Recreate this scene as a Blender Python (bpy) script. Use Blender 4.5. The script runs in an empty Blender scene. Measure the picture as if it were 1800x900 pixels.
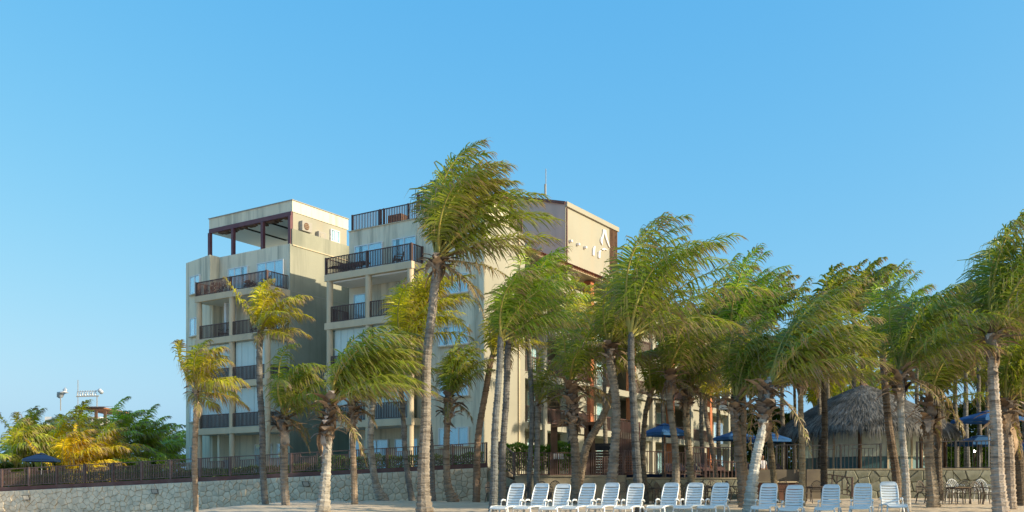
import bpy, bmesh, math, random
import numpy as np
from mathutils import Vector, Matrix
R = random.Random(7)
C = bpy.context.scene.collection
sc = bpy.context.scene
rad = math.radians

# ------------------------------------------------------------------ camera, sky, sun, exposure
F, CX, HY, EYE = 1700.0, 900.0, 865.0, 0.8      # focal length and horizon of the 1800 x 900 photograph, eye height
cam = bpy.data.cameras.new('camera'); co = bpy.data.objects.new('camera', cam); C.objects.link(co)
co.location = (0, 0, EYE); co.rotation_euler = (rad(90), 0, 0)
cam.sensor_width = 36; cam.lens = 36*F/1800; cam.shift_y = (HY-450)/1800
cam.clip_start = .1; cam.clip_end = 6000
sc.camera = co
SUN_EL, SUN_AZ = 20.5, -21.5                       # azimuth measured from +X towards +Y
w = bpy.data.worlds.new('World'); sc.world = w; w.use_nodes = True
nt = w.node_tree; nt.nodes.clear()
sky = nt.nodes.new('ShaderNodeTexSky'); sky.sky_type = 'NISHITA'; sky.sun_disc = False
sky.sun_elevation = rad(SUN_EL); sky.sun_rotation = rad(90-SUN_AZ)
sky.air_density = 1.0; sky.dust_density = 2.8; sky.ozone_density = 2.0
bg = nt.nodes.new('ShaderNodeBackground'); bg.inputs['Strength'].default_value = .15
wo = nt.nodes.new('ShaderNodeOutputWorld')
# colour grade of the whole sky (a power curve per channel, the same in every direction)
sp0 = nt.nodes.new('ShaderNodeSeparateColor'); cb0 = nt.nodes.new('ShaderNodeCombineColor'); nt.links.new(sky.outputs[0], sp0.inputs[0])
chan = []
for ch, (ref, tgt, g) in enumerate(((1.50,.58,1.28),(2.40,1.56,.56),(3.65,2.38,.19))):
    a = nt.nodes.new('ShaderNodeMath'); a.operation='DIVIDE'; a.inputs[1].default_value=ref; nt.links.new(sp0.outputs[ch], a.inputs[0])
    b = nt.nodes.new('ShaderNodeMath'); b.operation='POWER'; b.inputs[1].default_value=g; nt.links.new(a.outputs[0], b.inputs[0])
    c = nt.nodes.new('ShaderNodeMath'); c.operation='MULTIPLY'; c.inputs[1].default_value=tgt; nt.links.new(b.outputs[0], c.inputs[0]); chan.append(c)
gl = nt.nodes.new('ShaderNodeMath'); gl.operation='MULTIPLY'; gl.inputs[1].default_value=1.12; nt.links.new(chan[1].outputs[0], gl.inputs[0])
mn = nt.nodes.new('ShaderNodeMath'); mn.operation='MINIMUM'; nt.links.new(chan[0].outputs[0], mn.inputs[0]); nt.links.new(gl.outputs[0], mn.inputs[1])
nt.links.new(mn.outputs[0], cb0.inputs[0]); nt.links.new(chan[1].outputs[0], cb0.inputs[1]); nt.links.new(chan[2].outputs[0], cb0.inputs[2])
nt.links.new(cb0.outputs[0], bg.inputs[0]); nt.links.new(bg.outputs[0], wo.inputs[0])
sl = bpy.data.lights.new('sun', 'SUN'); sl.energy = 2.4; sl.angle = rad(.6); sl.color = (1, .84, .60)
so = bpy.data.objects.new('sun', sl); C.objects.link(so)
sd = Vector((math.cos(rad(SUN_AZ))*math.cos(rad(SUN_EL)), math.sin(rad(SUN_AZ))*math.cos(rad(SUN_EL)), math.sin(rad(SUN_EL))))
so.rotation_euler = sd.to_track_quat('Z', 'Y').to_euler()
sc.view_settings.view_transform = 'Standard'; sc.view_settings.look = 'None'
sc.view_settings.exposure = 1.36; sc.view_settings.gamma = 1
sc.cycles.max_bounces = 8; sc.cycles.transparent_max_bounces = 12

# ------------------------------------------------------------------ helpers
def at(x, y, Y): return Vector(((x-CX)/F*Y, Y, EYE+(HY-y)/F*Y))
def sstep(a, b, x):
    t = max(0., min(1., (x-a)/(b-a))); return t*t*(3-2*t)
def sand_z(X, Y):
    k = .35+.25*sstep(8, 14, X)
    z = .035*(Y-34)
    if z > k-.1: z = k-.1+.1*(1-math.exp(-(z-k+.1)/.1))
    z -= (.65*sstep(-10.6, -15.5, X)+.5*sstep(-15, -26, X))*sstep(30, 48, Y)
    z += .05*math.sin(X*.6+Y*.31)*math.sin(Y*.5-X*.17)
    return z
class MB:
    def __init__(s): s.v=[]; s.f=[]; s.m=[]
    def add(s, vs, fs, mi=0):
        n=len(s.v); s.v += [tuple(p) for p in vs]; s.f += [tuple(i+n for i in f) for f in fs]; s.m += [mi]*len(fs); return s
    def box(s, x0,x1,y0,y1,z0,z1, mi=0):
        return s.add([(x0,y0,z0),(x1,y0,z0),(x1,y1,z0),(x0,y1,z0),(x0,y0,z1),(x1,y0,z1),(x1,y1,z1),(x0,y1,z1)],
              [(3,2,1,0),(4,5,6,7),(0,1,5,4),(1,2,6,5),(2,3,7,6),(3,0,4,7)], mi)
    def bar(s, a, b, w, h=None, mi=0, up=(0,0,1)):
        a=Vector(a); b=Vector(b); h=h or w; d=(b-a).normalized(); u=Vector(up)
        if abs(d.dot(u))>.98: u=Vector((0,1,0))
        r=d.cross(u).normalized()*w/2; t=r.cross(d).normalized()*h/2
        return s.add([a-r-t,a+r-t,a+r+t,a-r+t,b-r-t,b+r-t,b+r+t,b-r+t],
              [(0,1,2,3),(7,6,5,4),(1,0,4,5),(2,1,5,6),(3,2,6,7),(0,3,7,4)], mi)
    def tube(s, pts, rs, n=8, mi=0, cap=True, ell=1):
        pts=[Vector(p) for p in pts]; vs=[]; fs=[]
        for i,p in enumerate(pts):
            d=(pts[min(i+1,len(pts)-1)]-pts[max(i-1,0)]).normalized()
            u=Vector((0,1,0)) if abs(d.z)>.7 else Vector((0,0,1))
            a=d.cross(u).normalized(); b=a.cross(d)
            r=rs[i] if hasattr(rs,'__len__') else rs
            for k in range(n):
                t=2*math.pi*k/n; vs.append(p+a*math.cos(t)*r+b*math.sin(t)*r*ell)
        for i in range(len(pts)-1):
            for k in range(n):
                k2=(k+1)%n; fs.append((i*n+k,i*n+k2,(i+1)*n+k2,(i+1)*n+k))
        if cap: fs.append(tuple(range(n-1,-1,-1))); fs.append(tuple((len(pts)-1)*n+k for k in range(n)))
        return s.add(vs,fs,mi)
    def mesh(s, name, mats, smooth=False):
        me=bpy.data.meshes.new(name); me.from_pydata(s.v,[],s.f)
        for m in (mats if isinstance(mats,(list,tuple)) else [mats]): me.materials.append(m)
        me.polygons.foreach_set('material_index', s.m)
        if smooth: me.polygons.foreach_set('use_smooth',[True]*len(s.f))
        me.update(); return me
    def build(s, name, mats, parent=None, smooth=False, bevel=0):
        o=bpy.data.objects.new(name, s.mesh(name,mats,smooth)); C.objects.link(o)
        if parent: o.parent=parent
        if bevel:
            b=o.modifiers.new('bevel','BEVEL'); b.width=bevel; b.segments=2; b.limit_method='ANGLE'
        return o
def obj(name, me, parent=None, loc=None, rot=None, scale=None):
    o=bpy.data.objects.new(name, me); C.objects.link(o)
    if parent: o.parent=parent
    if loc is not None: o.location=loc
    if rot is not None: o.rotation_euler=rot
    if scale is not None: o.scale=scale if hasattr(scale,'__len__') else (scale,)*3
    return o
def tag(o, label=None, cat=None, group=None, kind=None):
    if label: o['label']=label
    if cat: o['category']=cat
    if group: o['group']=group
    if kind: o['kind']=kind
    return o
def empty(name, loc=(0,0,0), rz=0, label=None, cat=None, group=None):
    o=bpy.data.objects.new(name,None); C.objects.link(o); o.location=loc; o.rotation_euler=(0,0,rz); o.empty_display_size=.2
    return tag(o,label,cat,group)
def copy_tree(o, parent=None):
    c=o.copy(); C.objects.link(c)
    if parent: c.parent=parent
    for ch in list(o.children): copy_tree(ch, c)
    return c

# ------------------------------------------------------------------ materials
def mat(name, col, rough=.8, spec=.3, metal=0, noise=None, bump=None, stain=None, coord='Object'):
    """noise=(scale, second colour, contrast lo, hi); bump=(scale, strength); stain=(scale xyz, colour, amount)"""
    m=bpy.data.materials.new(name); m.use_nodes=True; t=m.node_tree; b=t.nodes['Principled BSDF']
    b.inputs['Roughness'].default_value=rough; b.inputs['Specular IOR Level'].default_value=spec; b.inputs['Metallic'].default_value=metal
    tc=t.nodes.new('ShaderNodeTexCoord')
    cur=t.nodes.new('ShaderNodeRGB'); cur.outputs[0].default_value=(*col,1); cur=cur.outputs[0]
    if noise:
        n=t.nodes.new('ShaderNodeTexNoise'); n.inputs['Scale'].default_value=noise[0]; n.inputs['Detail'].default_value=6
        t.links.new(tc.outputs[coord],n.inputs['Vector'])
        r=t.nodes.new('ShaderNodeMapRange'); r.inputs['From Min'].default_value=noise[2]; r.inputs['From Max'].default_value=noise[3]
        t.links.new(n.outputs['Fac'],r.inputs['Value'])
        x=t.nodes.new('ShaderNodeMix'); x.data_type='RGBA'; x.inputs['B'].default_value=(*noise[1],1)
        t.links.new(r.outputs[0],x.inputs['Factor']); t.links.new(cur,x.inputs['A']); cur=x.outputs['Result']
    if stain:
        mp=t.nodes.new('ShaderNodeMapping'); mp.inputs['Scale'].default_value=stain[0]; t.links.new(tc.outputs[coord],mp.inputs['Vector'])
        n=t.nodes.new('ShaderNodeTexNoise'); n.inputs['Scale'].default_value=1; n.inputs['Detail'].default_value=8; n.inputs['Roughness'].default_value=.65
        t.links.new(mp.outputs[0],n.inputs['Vector'])
        r=t.nodes.new('ShaderNodeMapRange'); r.inputs['From Min'].default_value=.48; r.inputs['From Max'].default_value=.72; r.inputs['To Max'].default_value=stain[2]
        t.links.new(n.outputs['Fac'],r.inputs['Value'])
        x=t.nodes.new('ShaderNodeMix'); x.data_type='RGBA'; x.inputs['B'].default_value=(*stain[1],1)
        t.links.new(r.outputs[0],x.inputs['Factor']); t.links.new(cur,x.inputs['A']); cur=x.outputs['Result']
    t.links.new(cur,b.inputs['Base Color'])
    if bump:
        n=t.nodes.new('ShaderNodeTexNoise'); n.inputs['Scale'].default_value=bump[0]; n.inputs['Detail'].default_value=5
        t.links.new(tc.outputs[coord],n.inputs['Vector'])
        bp=t.nodes.new('ShaderNodeBump'); bp.inputs['Strength'].default_value=bump[1]; bp.inputs['Distance'].default_value=.05
        t.links.new(n.outputs['Fac'],bp.inputs['Height']); t.links.new(bp.outputs[0],b.inputs['Normal'])
    return m
def tint_by_object(m, lo=.8, hi=1.2, use_color=False):
    t=m.node_tree; b=t.nodes['Principled BSDF']; l=b.inputs['Base Color'].links[0]; src=l.from_socket
    oi=t.nodes.new('ShaderNodeObjectInfo')
    mr=t.nodes.new('ShaderNodeMapRange'); mr.inputs['To Min'].default_value=lo; mr.inputs['To Max'].default_value=hi
    t.links.new(oi.outputs['Random'],mr.inputs['Value'])
    x=t.nodes.new('ShaderNodeVectorMath'); x.operation='SCALE'; t.links.new(src,x.inputs[0]); t.links.new(mr.outputs[0],x.inputs['Scale'])
    out=x.outputs[0]
    if use_color:
        y=t.nodes.new('ShaderNodeVectorMath'); y.operation='MULTIPLY'; t.links.new(out,y.inputs[0]); t.links.new(oi.outputs['Color'],y.inputs[1]); out=y.outputs[0]
    t.links.new(out,b.inputs['Base Color']); return m
M={}
M['sand']=mat('sand',(.70,.57,.43),.95,.1,noise=(.9,(.60,.48,.35),.35,.7),bump=(5,.9))
M['plaster']=mat('cream_plaster',(.80,.73,.55),.9,.15,noise=(.35,(.71,.64,.49),.4,.75),bump=(9,.12),stain=((1.9,1.9,.14),(.27,.27,.21),.8))
M['trim']=mat('beige_trim_paint',(.66,.54,.37),.85,.2,noise=(.6,(.56,.46,.32),.4,.8),bump=(10,.1),stain=((1.2,1.2,.5),(.3,.27,.2),.3))
M['old_shaded']=mat('stained_shaded_grey_plaster',(.35,.35,.275),.95,.1,noise=(.28,(.23,.24,.185),.42,.66),bump=(9,.15),stain=((1.3,1.3,.10),(.20,.21,.17),.75))  # stained plaster, base also darkened to paint in the right wing's shade
M['taupe']=mat('taupe_plaster',(.56,.47,.40),.9,.15,noise=(.3,(.49,.41,.35),.4,.7),stain=((1.3,1.3,.1),(.27,.24,.22),.35))
M['warm']=mat('warm_sand_plaster',(.375,.365,.30),.9,.15,noise=(.3,(.32,.31,.255),.4,.7),stain=((1.3,1.3,.1),(.4,.34,.25),.4))
M['white']=mat('white_paint',(.78,.78,.76),.5,.4)
M['ceiling']=mat('ceiling_board',(.62,.64,.62),.8,.2)
M['orange']=mat('terracotta_paint',(.46,.17,.08),.85,.2,noise=(.7,(.36,.13,.07),.4,.7))
M['rail']=mat('dark_brown_metal',(.10,.052,.045),.55,.4,noise=(3,(.09,.055,.045),.4,.7))
M['fence']=mat('brown_fence_paint',(.155,.095,.08),.65,.3,noise=(4,(.21,.14,.12),.4,.7)); tint_by_object(M['fence'],.75,1.3)
M['kerbwood']=mat('fence_sill_paint',(.13,.06,.052),.7,.3,noise=(1.5,(.17,.10,.085),.4,.7))
M['maroon']=mat('maroon_steel',(.13,.045,.06),.5,.4,noise=(2,(.17,.075,.08),.4,.7))
M['black']=mat('black_gap',(.02,.02,.02),.9,.1)
M['grey']=mat('grey_casing',(.36,.34,.30),.7,.3)
M['tile']=mat('clay_roof_tile',(.34,.15,.09),.9,.2,noise=(2.5,(.5,.3,.2),.4,.75)); tint_by_object(M['tile'],.7,1.3)
M['glass']=mat('window_glass',(.20,.36,.42),.06,.7)
M['curtain']=mat('white_curtain',(.70,.84,.88),.8,.2)
M['glaze']=mat('pale_glazing',(.58,.68,.64),.12,.6,noise=(.5,(.46,.58,.56),.35,.7))
M['stone']=mat('pale_wall_stone',(.76,.64,.48),.92,.15,noise=(2.2,(.56,.47,.35),.38,.68),bump=(7,.5)); tint_by_object(M['stone'],.86,1.12)
M['mortar']=mat('wall_mortar',(.40,.37,.30),.95,.1,noise=(3,(.22,.20,.17),.4,.7),bump=(8,.5))
M['tanwall']=mat('tan_render',(.42,.36,.26),.9,.15,noise=(1.2,(.27,.235,.17),.38,.68),bump=(6,.3),stain=((1.5,1.5,.3),(.14,.13,.09),.6))
M['olive']=mat('mossy_stone',(.30,.30,.24),.92,.15,noise=(1.6,(.17,.175,.13),.38,.66),bump=(6,.5)); tint_by_object(M['olive'],.75,1.2)
M['plastic']=mat('white_plastic',(.80,.82,.81),.38,.5,noise=(4,(.70,.73,.72),.45,.8))
M['brownplastic']=mat('brown_plastic',(.085,.065,.055),.5,.4,noise=(5,(.13,.10,.08),.4,.7)); tint_by_object(M['brownplastic'],.8,1.5)
M['palechair']=mat('pale_plastic_chair',(.62,.64,.66),.45,.4)
M['table']=mat('brown_table_top',(.26,.19,.13),.6,.3,noise=(3,(.17,.13,.10),.4,.7))
M['canvas']=mat('blue_canvas',(.035,.12,.29),.85,.2,noise=(1.5,(.028,.095,.23),.4,.7))
M['navy']=mat('navy_canvas',(.012,.035,.09),.85,.2)
M['pole']=mat('umbrella_pole',(.35,.35,.36),.4,.5,metal=.6)
M['thatch']=mat('weathered_thatch',(.21,.20,.185),.95,.1,noise=(1.5,(.10,.095,.085),.38,.66)); 
M['thatchu']=mat('dark_thatch_core',(.06,.05,.042),.95,.1)
M['ironwork']=mat('dark_ironwork',(.045,.045,.05),.5,.4)
M['teal']=mat('teal_panel',(.10,.20,.22),.5,.4)
M['hutglass']=mat('hut_glazing',(.80,.84,.68),.15,.5,noise=(.8,(.60,.68,.56),.4,.7))
M['post']=mat('wood_post',(.17,.10,.065),.85,.2,noise=(3,(.11,.065,.045),.4,.7))
M['deck']=mat('deck_paving',(.20,.17,.13),.9,.15,noise=(1.5,(.14,.12,.1),.4,.7))
M['soil']=mat('dry_ground',(.36,.30,.2),.95,.1,noise=(.4,(.2,.2,.09),.4,.65))
M['counter']=mat('brown_counter',(.16,.075,.05),.7,.3)
M['skin']=mat('skin',(.30,.16,.10),.6,.3)
M['shirt']=mat('white_shirt',(.62,.60,.66),.8,.2)
M['shorts']=mat('red_shorts',(.28,.03,.045),.8,.2)
M['hair']=mat('dark_hair',(.02,.015,.012),.7,.3)
M['plant']=mat('purple_foliage',(.10,.045,.065),.8,.2,noise=(9,(.05,.05,.03),.4,.6))
M['sign']=mat('silver_sign',(.50,.54,.58),.35,.6,metal=.2)
M['redpot']=mat('red_plastic',(.5,.08,.06),.5,.4)

def leaf_mat(name, c0, c1, tip, trans, tw=.38):
    m=bpy.data.materials.new(name); m.use_nodes=True; t=m.node_tree; t.nodes.clear()
    out=t.nodes.new('ShaderNodeOutputMaterial')
    a=t.nodes.new('ShaderNodeAttribute'); a.attribute_name='leafinfo'
    sp=t.nodes.new('ShaderNodeSeparateColor'); t.links.new(a.outputs['Color'],sp.inputs[0])
    oi=t.nodes.new('ShaderNodeObjectInfo')
    def mix(f,A,B):
        x=t.nodes.new('ShaderNodeMix'); x.data_type='RGBA'
        if hasattr(f,'links') or hasattr(f,'is_linked'): t.links.new(f,x.inputs['Factor'])
        else: x.inputs['Factor'].default_value=f
        for k,v in (('A',A),('B',B)):
            if isinstance(v,tuple): x.inputs[k].default_value=(*v,1)
            else: t.links.new(v,x.inputs[k])
        return x.outputs['Result']
    base=mix(sp.outputs[1],c0,c1)
    y=t.nodes.new('ShaderNodeVectorMath'); y.operation='MULTIPLY'; t.links.new(base,y.inputs[0]); t.links.new(oi.outputs['Color'],y.inputs[1])
    col=mix(sp.outputs[0],y.outputs[0],tip)
    trc=mix(sp.outputs[1],trans,(trans[0]*1.5,trans[1]*1.15,trans[2]))
    y2=t.nodes.new('ShaderNodeVectorMath'); y2.operation='MULTIPLY'; t.links.new(trc,y2.inputs[0]); t.links.new(oi.outputs['Color'],y2.inputs[1])
    trc=mix(sp.outputs[0],y2.outputs[0],(tip[0]*1.3,tip[1]*1.1,tip[2]))
    d=t.nodes.new('ShaderNodeBsdfPrincipled'); d.inputs['Roughness'].default_value=.42; d.inputs['Specular IOR Level'].default_value=.45
    t.links.new(col,d.inputs['Base Color'])
    tr=t.nodes.new('ShaderNodeBsdfTranslucent'); t.links.new(trc,tr.inputs['Color'])
    ms=t.nodes.new('ShaderNodeMixShader'); ms.inputs[0].default_value=tw
    t.links.new(d.outputs[0],ms.inputs[1]); t.links.new(tr.outputs[0],ms.inputs[2]); t.links.new(ms.outputs[0],out.inputs[0])
    return m
M['leaf']=leaf_mat('palm_leaf',(.11,.19,.036),(.42,.45,.04),(.30,.22,.13),(.34,.46,.02))
M['hedge']=leaf_mat('hedge_leaf',(.05,.12,.012),(.11,.20,.018),(.1,.14,.02),(.12,.22,.012),.35)
M['rachis']=mat('palm_rachis',(.30,.30,.085),.6,.3,noise=(3,(.38,.28,.06),.4,.7))
M['deadrachis']=mat('dead_leaf_stalk',(.26,.18,.11),.8,.2)
def bark(name, a, b):
    m=mat(name,a,.95,.1,noise=(3,b,.38,.68),bump=(14,.6),stain=((1.2,1.2,9),(.085,.07,.055),.9))
    return tint_by_object(m,.9,1.1,True)
M['bark']=bark('palm_bark',(.36,.345,.31),(.23,.215,.19))
M['husk']=mat('dry_leaf_base',(.38,.27,.18),.95,.1,noise=(4,(.19,.13,.085),.35,.65),bump=(12,.5)); tint_by_object(M['husk'],.6,1.5)
M['sheathgrey']=mat('grey_leaf_base',(.42,.36,.31),.95,.1,noise=(4,(.22,.17,.14),.35,.65),bump=(12,.5)); tint_by_object(M['sheathgrey'],.6,1.4)

# ------------------------------------------------------------------ ground, sand, terrace
def grid(name, xs, ys, fz, m):
    nx,ny=len(xs),len(ys)
    vs=[(x,y,fz(x,y)) for y in ys for x in xs]
    fs=[(j*nx+i,j*nx+i+1,(j+1)*nx+i+1,(j+1)*nx+i) for j in range(ny-1) for i in range(nx-1)]
    return MB().add(vs,fs).build(name,m,smooth=True)
def wallY(X): return 49-(X+1.44)*.217          # line of the left retaining wall
xs=[-400,-200,-100,-60]+[-45+.5*i for i in range(180)]+[60,100,200,400]
ys=[-60,-20,0,10,20,26]+[28+.4*i for i in range(70)]
rs=random.Random(3)
def sandf(x,y):
    z=sand_z(x,y)
    if 28<y<56 and -45<x<45: z+=rs.uniform(-.022,.022)
    return z
tag(grid('sand',xs,ys,sandf,M['sand']),kind='structure')
def terr_z(X,Y=0): return .88+(1.88-.88)*sstep(-34,-3,X)
o=grid('ground',[-3000,-800,-200,-80]+[-50+2*i for i in range(58)]+[100,300,900,3000],[56.3,58,64,80,120,200,400,900,3000],
       lambda x,y: terr_z(x)-.02, M['soil']); tag(o,kind='structure')
# infill strip of ground between the left wall and the level ground behind
mb=MB(); X0=-60.
while X0<-1.2:
    X1=min(X0+2,-1.2)
    mb.add([(X0,wallY(X0)+.3,terr_z(X0)-.03),(X1,wallY(X1)+.3,terr_z(X1)-.03),(X1,56.4 if wallY(X1)<56 else wallY(X1)+1,terr_z(X1)-.03),(X0,56.4 if wallY(X0)<56 else wallY(X0)+1,terr_z(X0)-.03)],[(0,1,2,3)]); X0=X1
tag(mb.build('garden_bed',M['soil']),kind='structure')

# ------------------------------------------------------------------ Voronoi stones for rubble walls
def clip(poly, nx, ny, c):
    out=[]
    for i in range(len(poly)):
        p=poly[i]; q=poly[(i+1)%len(poly)]
        dp=p[0]*nx+p[1]*ny-c; dq=q[0]*nx+q[1]*ny-c
        if dp<=0: out.append(p)
        if dp*dq<0:
            t=dp/(dp-dq); out.append((p[0]+(q[0]-p[0])*t,p[1]+(q[1]-p[1])*t))
    return out
def rubble(parent, length, zlo, zhi, cell_w, cell_h, m, seed, rect=.35, gap=.03, cap=10**6):
    """stones in the local x-z plane facing -y; zlo, zhi are functions of x"""
    r=random.Random(seed); sites=[]
    nx=max(1,int(length/cell_w)); H=max(zhi(0)-zlo(0),zhi(length)-zlo(length)); 
    for i in range(nx):
        x=(i+.5)*length/nx; h=zhi(x)-zlo(x); nz=max(1,round(h/cell_h))
        off=(i%2)*.35
        for j in range(nz):
            sites.append((x+r.uniform(-rect,rect)*cell_w, zlo(x)+(j+.5+r.uniform(-rect,rect)+(off if j<nz-1 else 0)*.6)*h/nz))
    rest=MB()
    for si,(sx,sz) in enumerate(sites):
        poly=[(max(0,sx-cell_w*1.1),zlo(sx)-.02),(min(length,sx+cell_w*1.1),zlo(sx)-.02),(min(length,sx+cell_w*1.1),zhi(min(length,sx+cell_w*1.1))),(max(0,sx-cell_w*1.1),zhi(max(0,sx-cell_w*1.1)))]
        for (tx,tz) in sites:
            if (tx,tz)==(sx,sz) or abs(tx-sx)>cell_w*2.6: continue
            dx,dz=tx-sx,tz-sz; L=math.hypot(dx,dz)
            if L<1e-4: continue
            nx_,nz_=dx/L,dz/L
            poly=clip(poly,nx_,nz_,(sx+tx)/2*nx_+(sz+tz)/2*nz_-gap/2)
            if len(poly)<3: break
        if len(poly)<3: continue
        cx=sum(p[0] for p in poly)/len(poly); cz=sum(p[1] for p in poly)/len(poly)
        n=len(poly); d=r.uniform(.035,.10); tilt=r.uniform(-.03,.03); tz_=r.uniform(-.03,.03)
        def ring(k,y): return [(cx+(p[0]-cx)*k*r.uniform(.97,1.02)-cx, (-y-tilt*(p[0]-cx)-tz_*(p[1]-cz)) , cz+(p[1]-cz)*k*r.uniform(.97,1.02)-cz) for p in poly]
        vs=[(p[0]-cx,.02,p[1]-cz) for p in poly]+ring(.985,d*.6)+ring(.87,d)
        fs=[(k,(k+1)%n,n+(k+1)%n,n+k) for k in range(n)]+[(n+k,n+(k+1)%n,2*n+(k+1)%n,2*n+k) for k in range(n)]+[tuple(2*n+k for k in range(n))]
        if si<len(sites)-cap: rest.add([(a_+cx,b_,c_+cz) for (a_,b_,c_) in vs],fs); continue
        me=MB().add(vs,fs).mesh('stone',m); obj('stone',me,parent,(cx,0,cz))
    if rest.v: rest.build('stones',m,parent)['kind']='stuff'

# left retaining wall (sloping with the terrace)
xa,xb=-31.0,-1.25
Pa=Vector((xa,wallY(xa),0)); Pb=Vector((xb,wallY(xb),0)); Lw=(Pb-Pa).length; rzw=math.atan2(Pb.y-Pa.y,Pb.x-Pa.x)
wall=empty('retaining_wall',Pa,rzw,'long pale rubble stone wall below the brown fence, left of the lounge chairs','wall')
def top_at(s):    # top of the stonework as photographed
    X=xa+(xb-xa)*s/Lw; x=CX+X/wallY(X)*F
    return EYE+(HY-(862-.0492*x+2.0))/F*wallY(X)
def bot_at(s):
    X=xa+(xb-xa)*s/Lw; return sand_z(X,wallY(X))-.25
n=24
mb=MB()
for i in range(n):
    a,b=Lw*i/n,Lw*(i+1)/n
    mb.add([(a,.0,-2),(b,.0,-2),(b,.0,top_at(b)),(a,.0,top_at(a)),(a,.45,-2),(b,.45,-2),(b,.45,top_at(b)),(a,.45,top_at(a))],[(0,1,2,3),(5,4,7,6),(3,2,6,7)]+([(0,3,7,4)] if i==0 else [])+([(1,5,6,2)] if i==n-1 else []))
mb.build('mortar',M['mortar'],wall)
rubble(wall,Lw,lambda x:max(bot_at(x),top_at(x)-1.75),lambda x:top_at(x)-.0,.33,.31,M['stone'],11,rect=.42,gap=.008,cap=290)

# ------------------------------------------------------------------ fences
def slat_mesh(w,h,m,d=None): return MB().box(-w/2,w/2,-(d or w)/2,(d or w)/2,0,h).mesh('slat',m)
def fence_run(name, A, B, hA, n_sec, per, label, cat='fence', sill=0, sw=.046, inset=True, m=None, off=0, group=None, posts='both', slats=True):
    """A, B = 3D points of the foot line; the fence is vertical, height hA"""
    m=m or M['fence']
    A=Vector(A); B=Vector(B); D=B-A; L=math.hypot(D.x,D.y); rz=math.atan2(D.y,D.x); sl_=D.z/L
    root=empty(name,A,rz,label,cat,group)
    if sill: MB().bar((-.05,0,sill/2),(L+.05,0,sill/2+sl_*L),.16,sill).build('sill_board',M['kerbwood'],root)
    zb=sill+.05
    h=hA-zb
    pm=MB().box(-.045,.045,-.045,.045,0,hA-sill+.03).mesh('post',m)
    sm=slat_mesh(sw,h-.02,m,.024); sm2=slat_mesh(sw,h-.20,m,.022)
    MB().bar((0,0,hA),(L,0,hA+sl_*L),.05,.045).build('top_rail',m,root)
    MB().bar((0,0,zb+.03),(L,0,zb+.03+sl_*L),.04,.04).build('bottom_rail',m,root)
    for i in range(n_sec+1):
        if i==0 and posts=='right': continue
        s=L*i/n_sec; obj('post',pm,root,(s,0,sill+sl_*s))
    for i in range(n_sec):
        for k in range(per):
            s=L*(i+(k+1)/(per+1))/n_sec
            mid=inset and (per*.3<=k<per*.78)
            obj('slat',sm2 if mid else sm,root,(s,0.004,zb+.01+sl_*s))
        if inset:
            s0=L*(i+(int(per*.3)+.6)/(per+1))/n_sec; s1=L*(i+(math.ceil(per*.78)+.4)/(per+1))/n_sec
            MB().bar((s0,0,hA-.2+sl_*s0),(s1,0,hA-.2+sl_*s1),.035,.03).build('inner_rail',m,root)
    return root
def wall_pt(X,dz=0): 
    s=(X-xa)/(xb-xa)*Lw; return Vector((X,wallY(X)+.12,top_at(s)+dz))
fence_run('garden_fence',wall_pt(-30.8),wall_pt(-1.3),1.26,17,16,'long brown slatted fence on top of the pale stone wall',sill=.24)

# ------------------------------------------------------------------ the apartment building
TH=rad(33); UU=(math.cos(TH),-math.sin(TH)); VV=(math.sin(TH),math.cos(TH)); OO=(-20.98,65.1)
bld=empty('apartment_building',(OO[0],OO[1],0),-TH,'cream apartment building of six storeys with brown balcony railings, behind the palms','building')
FL=[2.05,5.03,8.03,11.02,13.95]
def part(name,mb,m,smooth=False,parent=bld,bevel=0): return mb.build(name,m,parent,smooth,bevel)
def wbox(name,u0,u1,v0,v1,z0,z1,m,parent=bld): return MB().box(u0,u1,v0,v1,z0,z1).build(name,m,parent)
# --- walls
wbox('wall',-3.6,6.56,1.8,12,0,17.0,[M['plaster']])
wbox('stained_shaded_side_wall',6.56,6.60,1.8,12,0,16.98,M['old_shaded'])
part('bay_wall',MB().add([(p[0],p[1],z) for z in (0,17.02) for p in ((-3.66,1.73),(-.24,1.0),(-.24,3),(-3.66,3))],[(0,1,5,4),(1,2,6,5),(2,3,7,6),(3,0,4,7),(4,5,6,7)]),M['plaster'])
wbox('parapet_wall',6.40,6.60,2.0,8.0,16.98,18.02,M['old_shaded'])
wbox('parapet_cap',6.56,6.66,2.0,8.0,16.92,16.98,M['trim'])
# --- penthouse
wbox('penthouse_side_wall',6.05,6.2,2.45,7.6,17.0,20.0,M['warm'])
wbox('penthouse_roof',-1.95,6.25,2.35,7.7,19.28,20.02,M['plaster'])
wbox('roof_trim',-2.0,6.31,2.29,7.76,20.02,20.07,M['grey'])
wbox('ceiling',-1.8,6.0,2.5,7.4,19.0,19.06,M['ceiling'])
mb=MB()
for u in (1.15,3.6,5.3): 
    mb.box(u,u+.3,2.6,6.6,18.985,18.997)
part('ceiling_gap',mb,M['black'])
mb=MB(); rr=random.Random(5)
for i in range(26):
    u=-1.1+i*.28; mb.box(u,u+.26,2.42,2.5+rr.uniform(0,.5),19.0-rr.uniform(0,.12),19.27)
part('broken_ceiling_edge',mb,M['post'])
wbox('steel_beam',-1.9,6.2,2.28,2.42,19.0,19.29,M['maroon'])
for x in (369,410,462,517):
    k=(x-900)/1700; v=2.3; u=(k*(OO[1]+v*VV[1])-(OO[0]+v*VV[0]))/(UU[0]-k*UU[1]); u=min(u,6.1)
    wbox('steel_post',u-.11,u+.11,2.2,2.42,16.9,19.0,M['maroon'])
wbox('penthouse_wall',2.6,3.3,5.6,7.5,17,19.0,M['old_shaded'])
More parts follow.
